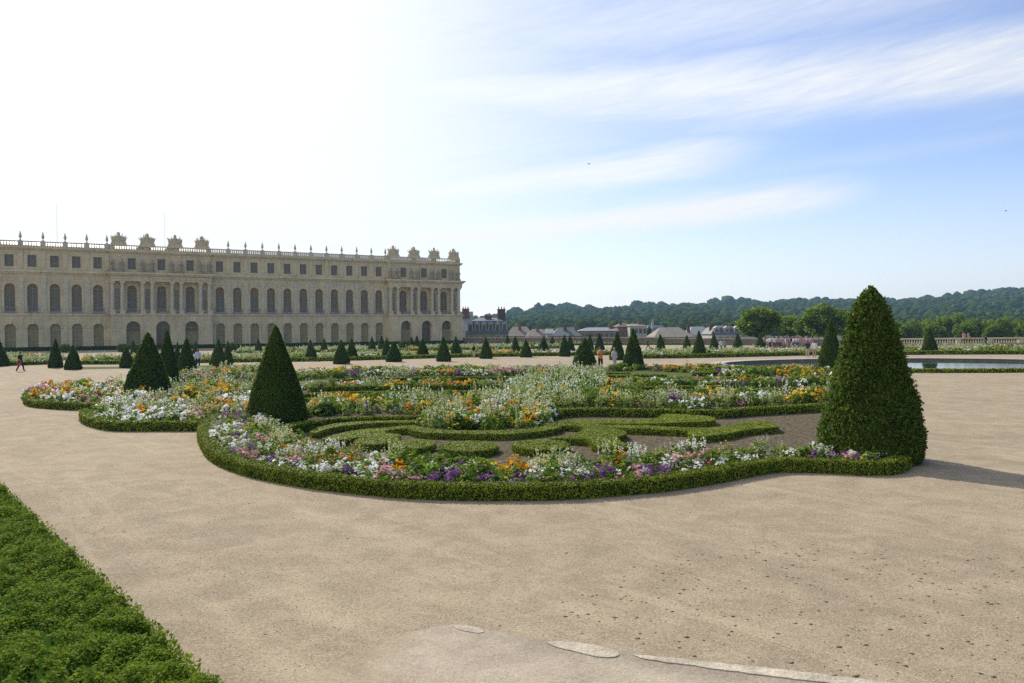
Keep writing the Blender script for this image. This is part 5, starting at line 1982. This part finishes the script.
def hills():
    px = np.linspace(-500, 1500, 220)
    # slope from 520 m up to the ridge near 1250 m
    dist = np.array([430, 560, 700, 850, 1000, 1150, 1280, 1500, 2000])
    frac = np.array([0.0, 0.10, 0.25, 0.45, 0.68, 0.88, 1.0, 0.98, 0.5])
    sm = np.convolve(np.pad([ridge_z(x, 1280) for x in px], 6, 'edge'), np.ones(13) / 13, 'valid')
    V = []
    for d, f in zip(dist, frac):
        for x, z in zip(px, sm):
            V.append(((x - CX) / F * d, d, -1.3 + (z - 13) * f))
    V = np.array(V)
    o = link('hills', mesh_np('hills', V, [grid_faces(len(dist), len(px), False)], [M['hill']], [0], True))
    structure(o)
    r = np.random.default_rng(99)
    n = 6500
    x = r.uniform(340, 1130, n)
    d = 430 + (1290 - 430) * r.uniform(0, 1, n) ** 0.8
    f = np.interp(d, dist, frac)
    z0 = -1.3 + (np.interp(x, px, sm) - 13) * f
    hh = r.uniform(8, 14, n) * np.clip(0.55 + 0.45 * f, 0.5, 1)
    # the crest follows the tree line seen in the photograph
    crest = d > 1180
    tgt = np.array([ridge_z(q, 1) - CAM_H for q in x]) * d + CAM_H
    hh = np.where(crest, np.clip(tgt - z0, 5, 22) * np.where(r.uniform(0, 1, n) < 0.22, r.uniform(0.95, 1.10, n), r.uniform(0.50, 0.88, n)), hh)
    # blob prototypes
    bm = bmesh.new()
    bmesh.ops.create_icosphere(bm, subdivisions=2, radius=1.0)
    bv = np.array([v.co[:] for v in bm.verts])
    bf = np.array([[v.index for v in f_.verts] for f_ in bm.faces])
    bm.free()
    protos = []
    for k in range(5):
        lump = 1 + 0.24 * np.sin(bv @ r.normal(0, 3.2, 3) + r.uniform(0, 6)) + 0.18 * np.sin(bv @ r.normal(0, 5.5, 3) + r.uniform(0, 6)) + r.normal(0, 0.07, len(bv))
        protos.append(bv * lump[:, None])
    AV, AF = [], []
    off = 0
    for k in range(5):
        idx = np.arange(n)[np.arange(n) % 5 == k]
        m = len(idx)
        a = r.uniform(0, 6.28, m)
        rr = hh[idx] * r.uniform(0.36, 0.66, m)
        c, s = np.cos(a)[:, None], np.sin(a)[:, None]
        B = protos[k]
        X_ = (B[None, :, 0] * c - B[None, :, 1] * s) * rr[:, None] + ((x[idx] - CX) / F * d[idx])[:, None]
        Y_ = (B[None, :, 0] * s + B[None, :, 1] * c) * rr[:, None] + d[idx][:, None]
        Z_ = B[None, :, 2] * (hh[idx] * 0.5)[:, None] + (z0[idx] + hh[idx] * 0.55)[:, None]
        AV.append(np.stack([X_, Y_, Z_], -1).reshape(-1, 3))
        AF.append((bf[None] + (off + np.arange(m) * len(B))[:, None, None]).reshape(-1, 3))
        off += m * len(B)
    # ragged leaf sprays over every crown
    q = r.integers(0, n, 260000)
    g = r.normal(0, 1, (len(q), 3))
    g /= np.linalg.norm(g, axis=1)[:, None]
    g[:, 2] = np.abs(g[:, 2]) * 0.9 - 0.2
    P = np.stack([(x[q] - CX) / F * d[q], d[q], z0[q] + hh[q] * 0.55], -1) + g * np.stack([hh[q] * 0.52, hh[q] * 0.52, hh[q] * 0.52], -1) * r.uniform(0.85, 1.28, (len(q), 1))
    lv, lf = leaf_quads(P, g, 1.35, 0.8, 1.2, r)
    AV.append(lv)
    V = np.concatenate(AV)
    o = link('forest', mesh_np('forest', V, [np.concatenate(AF), lf + off], [M['forest']], [0, 0]))
    tag(o, 'dense wood covering the bluish hills on the horizon', 'forest', None, 'stuff')


hills()

# ------------------------------------------------------------------ people
def cloth(name, c):
    M[name] = mat_plain('cloth_' + name, c, 0.9, 0.12, 9, 0.15, spec=0.1)


for n_, c_ in dict(orange=(0.62, 0.25, 0.09), black=(0.02, 0.02, 0.024), pale=(0.58, 0.54, 0.47), blue=(0.42, 0.47, 0.62), navy=(0.035, 0.045, 0.09), white=(0.72, 0.71, 0.69), pink=(0.55, 0.28, 0.30),
                   grey=(0.25, 0.25, 0.25), tan=(0.40, 0.29, 0.19), red=(0.38, 0.04, 0.07), denim=(0.09, 0.13, 0.22), lilac=(0.45, 0.36, 0.48), beige=(0.52, 0.44, 0.34)).items():
    cloth(n_ + '_cloth', c_)
M['skin'] = mat_plain('skin', (0.50, 0.30, 0.21), 0.6, 0.06, 20)
M['hair_dark'] = mat_plain('hair_dark', (0.03, 0.022, 0.016), 0.6, 0.2, 40)
M['hair_fair'] = mat_plain('hair_fair', (0.30, 0.20, 0.10), 0.6, 0.2, 40)
M['shoe'] = mat_plain('shoe', (0.05, 0.04, 0.035), 0.6, 0.1, 20)
M['eye'] = mat_plain('eye', (0.02, 0.018, 0.016), 0.3, 0.0, 20)

BASE = dict(pelvis=(0, 0, 0.95), spine=(0, 0.01, 1.12), chest=(0, 0.0, 1.32), neck=(0, 0.01, 1.47), jaw=(0, -0.015, 1.545), head=(0, -0.015, 1.63), crown=(0, 0, 1.70),
            sL=(0.175, 0.01, 1.40), eL=(0.235, 0.03, 1.13), wL=(0.245, -0.04, 0.89), hL=(0.245, -0.065, 0.815),
            sR=(-0.175, 0.01, 1.40), eR=(-0.235, 0.03, 1.13), wR=(-0.245, -0.04, 0.89), hR=(-0.245, -0.065, 0.815),
            pL=(0.095, 0, 0.89), kL=(0.105, -0.02, 0.49), aL=(0.11, 0.02, 0.085), tL=(0.125, -0.15, 0.035),
            pR=(-0.095, 0, 0.89), kR=(-0.105, -0.02, 0.49), aR=(-0.11, 0.02, 0.085), tR=(-0.125, -0.15, 0.035))
RAD = dict(pelvis=(0.165, 0.115), spine=(0.14, 0.105), chest=(0.17, 0.115), neck=(0.058, 0.058), jaw=(0.066, 0.078), head=(0.082, 0.100), crown=(0.060, 0.07))
for s_ in 'LR':
    RAD.update({'s' + s_: (0.062, 0.066), 'e' + s_: (0.043, 0.043), 'w' + s_: (0.029, 0.031), 'h' + s_: (0.040, 0.018),
                'p' + s_: (0.092, 0.098), 'k' + s_: (0.060, 0.062), 'a' + s_: (0.040, 0.046), 't' + s_: (0.040, 0.026)})
BONES = [('pelvis', 'spine', 'T'), ('spine', 'chest', 'T'), ('chest', 'neck', 'T'), ('neck', 'jaw', 'K'), ('jaw', 'head', 'K'), ('head', 'crown', 'K')]
for s_ in 'LR':
    BONES += [('chest', 's' + s_, 'T'), ('s' + s_, 'e' + s_, 'U'), ('e' + s_, 'w' + s_, 'K'), ('w' + s_, 'h' + s_, 'K'),
              ('pelvis', 'p' + s_, 'P'), ('p' + s_, 'k' + s_, 'P'), ('k' + s_, 'a' + s_, 'C'), ('a' + s_, 't' + s_, 'F')]
POSES = {
    'stand': {},
    'camera': dict(eL=(0.26, -0.13, 1.19), wL=(0.12, -0.27, 1.42), hL=(0.07, -0.29, 1.49), eR=(-0.26, -0.13, 1.19), wR=(-0.12, -0.27, 1.42), hR=(-0.07, -0.29, 1.49)),
    'hip': dict(eL=(0.36, 0.06, 1.18), wL=(0.22, -0.05, 1.00), hL=(0.17, -0.09, 0.98), kR=(-0.13, -0.06, 0.49)),
    'walk': dict(kL=(0.10, -0.20, 0.50), aL=(0.11, -0.30, 0.10), tL=(0.12, -0.46, 0.06), kR=(-0.10, 0.08, 0.50), aR=(-0.11, 0.36, 0.15), tR=(-0.12, 0.24, 0.035),
                 eL=(0.235, 0.16, 1.16), wL=(0.24, 0.20, 0.92), hL=(0.24, 0.19, 0.84), eR=(-0.235, -0.08, 1.14), wR=(-0.22, -0.28, 0.98), hR=(-0.21, -0.34, 0.93)),
    'sit': dict(kL=(0.12, -0.42, 0.87), aL=(0.12, -0.42, 0.46), tL=(0.13, -0.58, 0.42), kR=(-0.12, -0.42, 0.87), aR=(-0.12, -0.42, 0.46), tR=(-0.13, -0.58, 0.42),
                wL=(0.18, -0.26, 1.0), hL=(0.15, -0.33, 0.985), wR=(-0.18, -0.26, 1.0), hR=(-0.15, -0.33, 0.985)),
}
PEOPLE = {}


def build_pose(name):
    J = dict(BASE)
    J.update(POSES[name])
    keys = list(J)
    me = bpy.data.meshes.new('body_skeleton')
    me.from_pydata([J[k] for k in keys], [(keys.index(a), keys.index(b)) for a, b, _ in BONES], [])
    ob = bpy.data.objects.new('body_skeleton', me)
    COL.objects.link(ob)
    ob.modifiers.new('skin', 'SKIN')
    if not me.skin_vertices:
        bpy.context.view_layer.objects.active = ob
    sv = me.skin_vertices[0].data
    for i, k in enumerate(keys):
        sv[i].radius = RAD[k]
        sv[i].use_root = (k == 'pelvis')
    sub = ob.modifiers.new('sub', 'SUBSURF')
    sub.levels = 1
    sub.render_levels = 1
    dg = bpy.context.evaluated_depsgraph_get()
    ev = bpy.data.meshes.new_from_object(ob.evaluated_get(dg))
    bpy.data.objects.remove(ob)
    V = np.array([v.co[:] for v in ev.vertices])
    Nn = np.array([v.normal[:] for v in ev.vertices])
    polys = [list(p.vertices) for p in ev.polygons]
    # which bone each vertex follows
    best = np.full(len(V), 1e9)
    lab = np.array(['T'] * len(V), dtype=object)
    for a, b, l in BONES:
        A, B = np.array(J[a]), np.array(J[b])
        t = np.clip(((V - A) @ (B - A)) / ((B - A) @ (B - A)), 0, 1)
        d = np.linalg.norm(V - (A + t[:, None] * (B - A)), axis=1) / (np.mean(RAD[a]) * (1 - t) + np.mean(RAD[b]) * t)
        m = d < best
        best[m] = d[m]
        lab[m] = l
    body = MB()
    body.add(V.tolist(), polys, 0)
    hd = np.array(J['head'])
    # face: nose, eyes, mouth, ears
    body.add([hd + (0, -0.125, -0.01), hd + (-0.014, -0.09, -0.02), hd + (0.014, -0.09, -0.02), hd + (0, -0.09, 0.025)], [(0, 1, 2), (0, 2, 3), (0, 3, 1)], 0)
    for s in (-1, 1):
        body.lathe([(0.0, -0.010), (0.011, 0), (0.0, 0.010)], 6, (hd[0] + s * 0.032, hd[1] - 0.094, hd[2] + 0.012), 1, cap=False, sy=0.6)
        body.lathe([(0.0, -0.03), (0.016, -0.01), (0.020, 0.012), (0.0, 0.03)], 6, (hd[0] + s * 0.084, hd[1] + 0.012, hd[2] - 0.002), 0, cap=False, sx=0.6)
    body.box(hd[0] - 0.022, hd[0] + 0.022, hd[1] - 0.098, hd[1] - 0.085, hd[2] - 0.052, hd[2] - 0.045, 1)
    # five fingers on each hand, rooted inside the palm and curled
    for s, w, hnd in ((1, 'wL', 'hL'), (-1, 'wR', 'hR')):
        W_, H_ = Vector(J[w]), Vector(J[hnd])
        d = (H_ - W_).normalized()
        side = d.cross(Vector((s, 0.25, 0.1))).normalized()
        curl = Vector((-s, 0, 0)) * 0.5
        for q, L in ((-1.5, 0.058), (-0.5, 0.070), (0.5, 0.074), (1.5, 0.066)):
            p0 = H_ + side * q * 0.017
            p1 = p0 + d * L * 0.6
            p2 = p1 + (d + curl).normalized() * L * 0.55
            body.tube([p0, p1, p2], [0.0085, 0.008, 0.006], 5)
        t0 = W_ + (H_ - W_) * 0.55
        t1 = t0 + (side * 0.9 + d * 0.6).normalized() * 0.045
        body.tube([t0, t1, t1 + (d + curl * 0.5).normalized() * 0.035], [0.011, 0.010, 0.007], 5)
    res = {'body': body.mesh('person', [M['skin'], M['eye']], True)}

    def shell(nm, labs, off, mat):
        fs = [p for p in polys if sum(lab[i] in labs for i in p) >= (len(p) + 1) // 2]
        used = sorted({i for p in fs for i in p})
        mp = {o: i for i, o in enumerate(used)}
        mb = MB()
        mb.add((V[used] + Nn[used] * off).tolist(), [[mp[i] for i in p] for p in fs])
        return mb.mesh(nm, mat, True)
    res['shirt'] = shell('shirt', 'TU', 0.016, M['white_cloth'])
    res['trousers'] = shell('trousers', 'PC', 0.013, M['navy_cloth'])
    res['shorts'] = shell('shorts', 'P', 0.018, M['navy_cloth'])
    res['shoes'] = shell('shoes', 'F', 0.008, M['shoe'])
    hb = MB()
    hb.lathe([(0.090, -0.055), (0.098, -0.01), (0.094, 0.04), (0.072, 0.078), (0.035, 0.098), (0.0, 0.104)], 14, (hd[0], hd[1] + 0.022, hd[2] + 0.028), cap=False, sy=1.12)
    res['hair'] = hb.mesh('hair', M['hair_dark'], True)
    PEOPLE[name] = res


for p_ in POSES:
    build_pose(p_)


def part_of(t, name, me, mat):
    o = link(name, me, t)
    o.material_slots[0].link = 'OBJECT'
    o.material_slots[0].material = M[mat]
    return o


def person(x, y, z, face, pose, hgt, shirt, legs, hair, label, group=None, bare=False, hat=None):
    P = PEOPLE[pose]
    t = link('person', P['body'], None, (x, y, z), face)
    s = hgt / 1.74
    t.scale = (s, s, s)
    tag(t, label, 'person', group)
    part_of(t, 'shirt', P['shirt'], shirt)
    part_of(t, 'shorts' if bare else 'trousers', P['shorts' if bare else 'trousers'], legs)
    part_of(t, 'shoes', P['shoes'], 'shoe')
    part_of(t, 'hair', P['hair'], hair)
    return t


def person_px(px, py, *a, **k):
    c = gp(px, py)
    return person(c[0], c[1], 0.0, *a, **k)


person_px(20.5, 371.8, R(70), 'walk', 1.68, 'black_cloth', 'black_cloth', 'hair_dark', 'person in dark clothes striding across the gravel left of the flower beds')
person_px(198, 368.7, R(200), 'stand', 1.72, 'blue_cloth', 'black_cloth', 'hair_dark', 'person in a pale blue shirt standing between the yews before the palace')
person_px(600.5, 370.5, R(10), 'camera', 1.80, 'orange_cloth', 'black_cloth', 'hair_dark', 'person in an orange top and black trousers, arms raised, between the yews')
person_px(614.5, 370.8, R(40), 'hip', 1.74, 'pale_cloth', 'pale_cloth', 'hair_fair', 'person in pale clothes standing right beside the one in orange')
person_px(474, 357.5, R(150), 'stand', 1.5, 'black_cloth', 'beige_cloth', 'hair_dark', 'person in a black top on the walk before the mansard house')
person_px(721, 352, R(30), 'stand', 1.7, 'white_cloth', 'denim_cloth', 'hair_dark', 'person in a white top standing between yews left of the pond')
person_px(725, 351.5, R(-40), 'walk', 1.7, 'grey_cloth', 'navy_cloth', 'hair_dark', 'person in grey walking between yews left of the pond')
person_px(648, 350.0, R(60), 'walk', 1.7, 'navy_cloth', 'black_cloth', 'hair_dark', 'person in dark blue walking along the terrace wall')
person_px(807.5, 357, R(180), 'hip', 1.72, 'navy_cloth', 'beige_cloth', 'hair_dark', 'person in a dark top at the far edge of the pond beside the medium yew')
person_px(814.5, 357.5, R(160), 'stand', 1.76, 'white_cloth', 'tan_cloth', 'hair_dark', 'person in a white shirt at the far edge of the pond beside the medium yew')
for k, (px, sh, lab) in enumerate(((964, 'pink_cloth', 'person in pink sitting on the stone balustrade'), (968.5, 'tan_cloth', 'person in brown sitting on the stone balustrade'))):
    person((px - CX) / F * 128.4, 128.4, 1.34 - 0.83, R(-15 + 40 * k), 'sit', 1.74, sh, 'tan_cloth', 'hair_dark', lab)
person((986 - CX) / F * 126, 126, 0.0, R(30), 'stand', 1.75, 'black_cloth', 'navy_cloth', 'hair_dark', 'person in black standing before the stone balustrade')
cr_ = np.random.default_rng(12)
cols = ['white_cloth', 'white_cloth', 'white_cloth', 'pink_cloth', 'pink_cloth', 'beige_cloth', 'lilac_cloth', 'navy_cloth', 'grey_cloth', 'lilac_cloth', 'blue_cloth', 'tan_cloth', 'black_cloth']
used_xy = []
for k in range(78):
    for _ in range(40):
        d = cr_.uniform(127.5, 134)
        x = cr_.uniform(764, 812)
        X_ = (x - CX) / F * d
        if all((X_ - a) ** 2 + (d - b) ** 2 > 0.30 for a, b in used_xy):
            break
    used_xy.append((X_, d))
    c_ = cols[int(cr_.integers(0, len(cols)))]
    person(X_, d, 0, cr_.uniform(0, 6.28), ['stand', 'hip', 'stand', 'walk'][k % 4], cr_.uniform(1.62, 1.84), c_, ['navy_cloth', 'beige_cloth', 'denim_cloth', 'tan_cloth'][int(cr_.integers(0, 4))],
           'hair_dark' if cr_.uniform() < 0.7 else 'hair_fair', f'person in a {c_.split("_")[0]} top standing in the crowd beyond the pond', 'tour group beyond the pond', bare=cr_.uniform() < 0.35)

wk = gp(20.5, 371.8)
hb_ = empty('handbag', (wk[0] + 0.12, wk[1] - 0.32, 0.55))
b_ = MB()
b_.box(-0.16, 0.16, -0.06, 0.06, 0.0, 0.26)
b_.build('bag_body', M['red_cloth'], hb_)
b_ = MB()
b_.tube([(-0.12, 0, 0.26), (-0.10, 0, 0.40), (0, 0, 0.47), (0.10, 0, 0.40), (0.12, 0, 0.26)], 0.012, 6)
b_.build('strap', M['red_cloth'], hb_)
tag(hb_, 'red handbag carried by the person striding across the gravel', 'handbag')

# dark shrubs at the foot of the palace
SB = np.random.default_rng(8)
def shrub_mesh():
    P = SB.normal(0, 1, (700, 3))
    P /= np.linalg.norm(P, axis=1)[:, None]
    N = P.copy()
    P = P * SB.uniform(0.6, 1.08, (700, 1)) * (0.9, 0.9, 0.75) + (0, 0, 0.95)
    lv, lf = leaf_quads(P, N, 0.16, 0.6, 1.5, SB)
    return mesh_np('shrub', lv, [lf], [M['yew_far']], [0])


ms_ = shrub_mesh()
for (x, y, lab) in ((65, 354, 'dark round shrub at the palace foot between the two yews'), (123, 354, 'dark round shrub at the palace foot left of the arches'),
                    (232, 353, 'dark round shrub at the palace foot right of the middle pavilion'), (403.5, 350, 'dark round shrub at the foot of the end pavilion')):
    c = gp(x, y)
    o = link('shrub', ms_, None, (c[0], c[1], 0), x)
    tag(o, lab, 'shrub', 'dark shrubs at the palace foot')

# two birds high over the park
bb = MB()
bb.lathe([(0.0, -0.22), (0.05, -0.12), (0.075, 0.0), (0.055, 0.12), (0.03, 0.17), (0.0, 0.22)], 8, cap=False)
bb.v = [(x, z, y) for x, y, z in bb.v]
for s in (-1, 1):
    bb.add([(s * 0.04, 0.09, 0.02), (s * 0.04, -0.07, 0.02), (s * 0.30, -0.04, 0.16), (s * 0.62, -0.12, 0.06), (s * 0.30, 0.09, 0.17)], [(0, 1, 2, 4), (4, 2, 3)] if s > 0 else [(4, 2, 1, 0), (3, 2, 4)])
bb.add([(-0.03, -0.18, 0), (0.03, -0.18, 0), (0.09, -0.36, 0), (-0.09, -0.36, 0)], [(0, 1, 2, 3)])
me_b = bb.mesh('bird', M['black_cloth'])
for x, y, d, lab in ((589, 164, 150, 'tiny dark bird flying above the middle of the garden'), (1006, 211, 190, 'tiny dark bird flying over the wooded hills')):
    dd = fwd * F + right * (x - CX) + up * (CY - y)
    q = Vector((0, 0, CAM_H)) + dd * (d / dd.y)
    o = link('bird', me_b, None, q, 0.8)
    tag(o, lab, 'bird')

# ------------------------------------------------------------------ the air
hm = bpy.data.materials.new('haze')
nt = nodes_of(hm)
hh_ = NT(nt)
ho = hh_.n('ShaderNodeOutputMaterial')
pv_ = hh_.n('ShaderNodeVolumePrincipled')
pv_.inputs['Color'].default_value = (0.42, 0.68, 1.0, 1)
pv_.inputs['Density'].default_value = 0.00017
pv_.inputs['Anisotropy'].default_value = 0.2
hh_.put(ho.inputs['Volume'], pv_.outputs[0])
hb = MB()
hb.box(-2600, 2600, -60, 2300, -2.4, 95)
tag(hb.build('haze', hm), 'pale blue summer haze over the park and hills', 'haze', None, 'stuff')
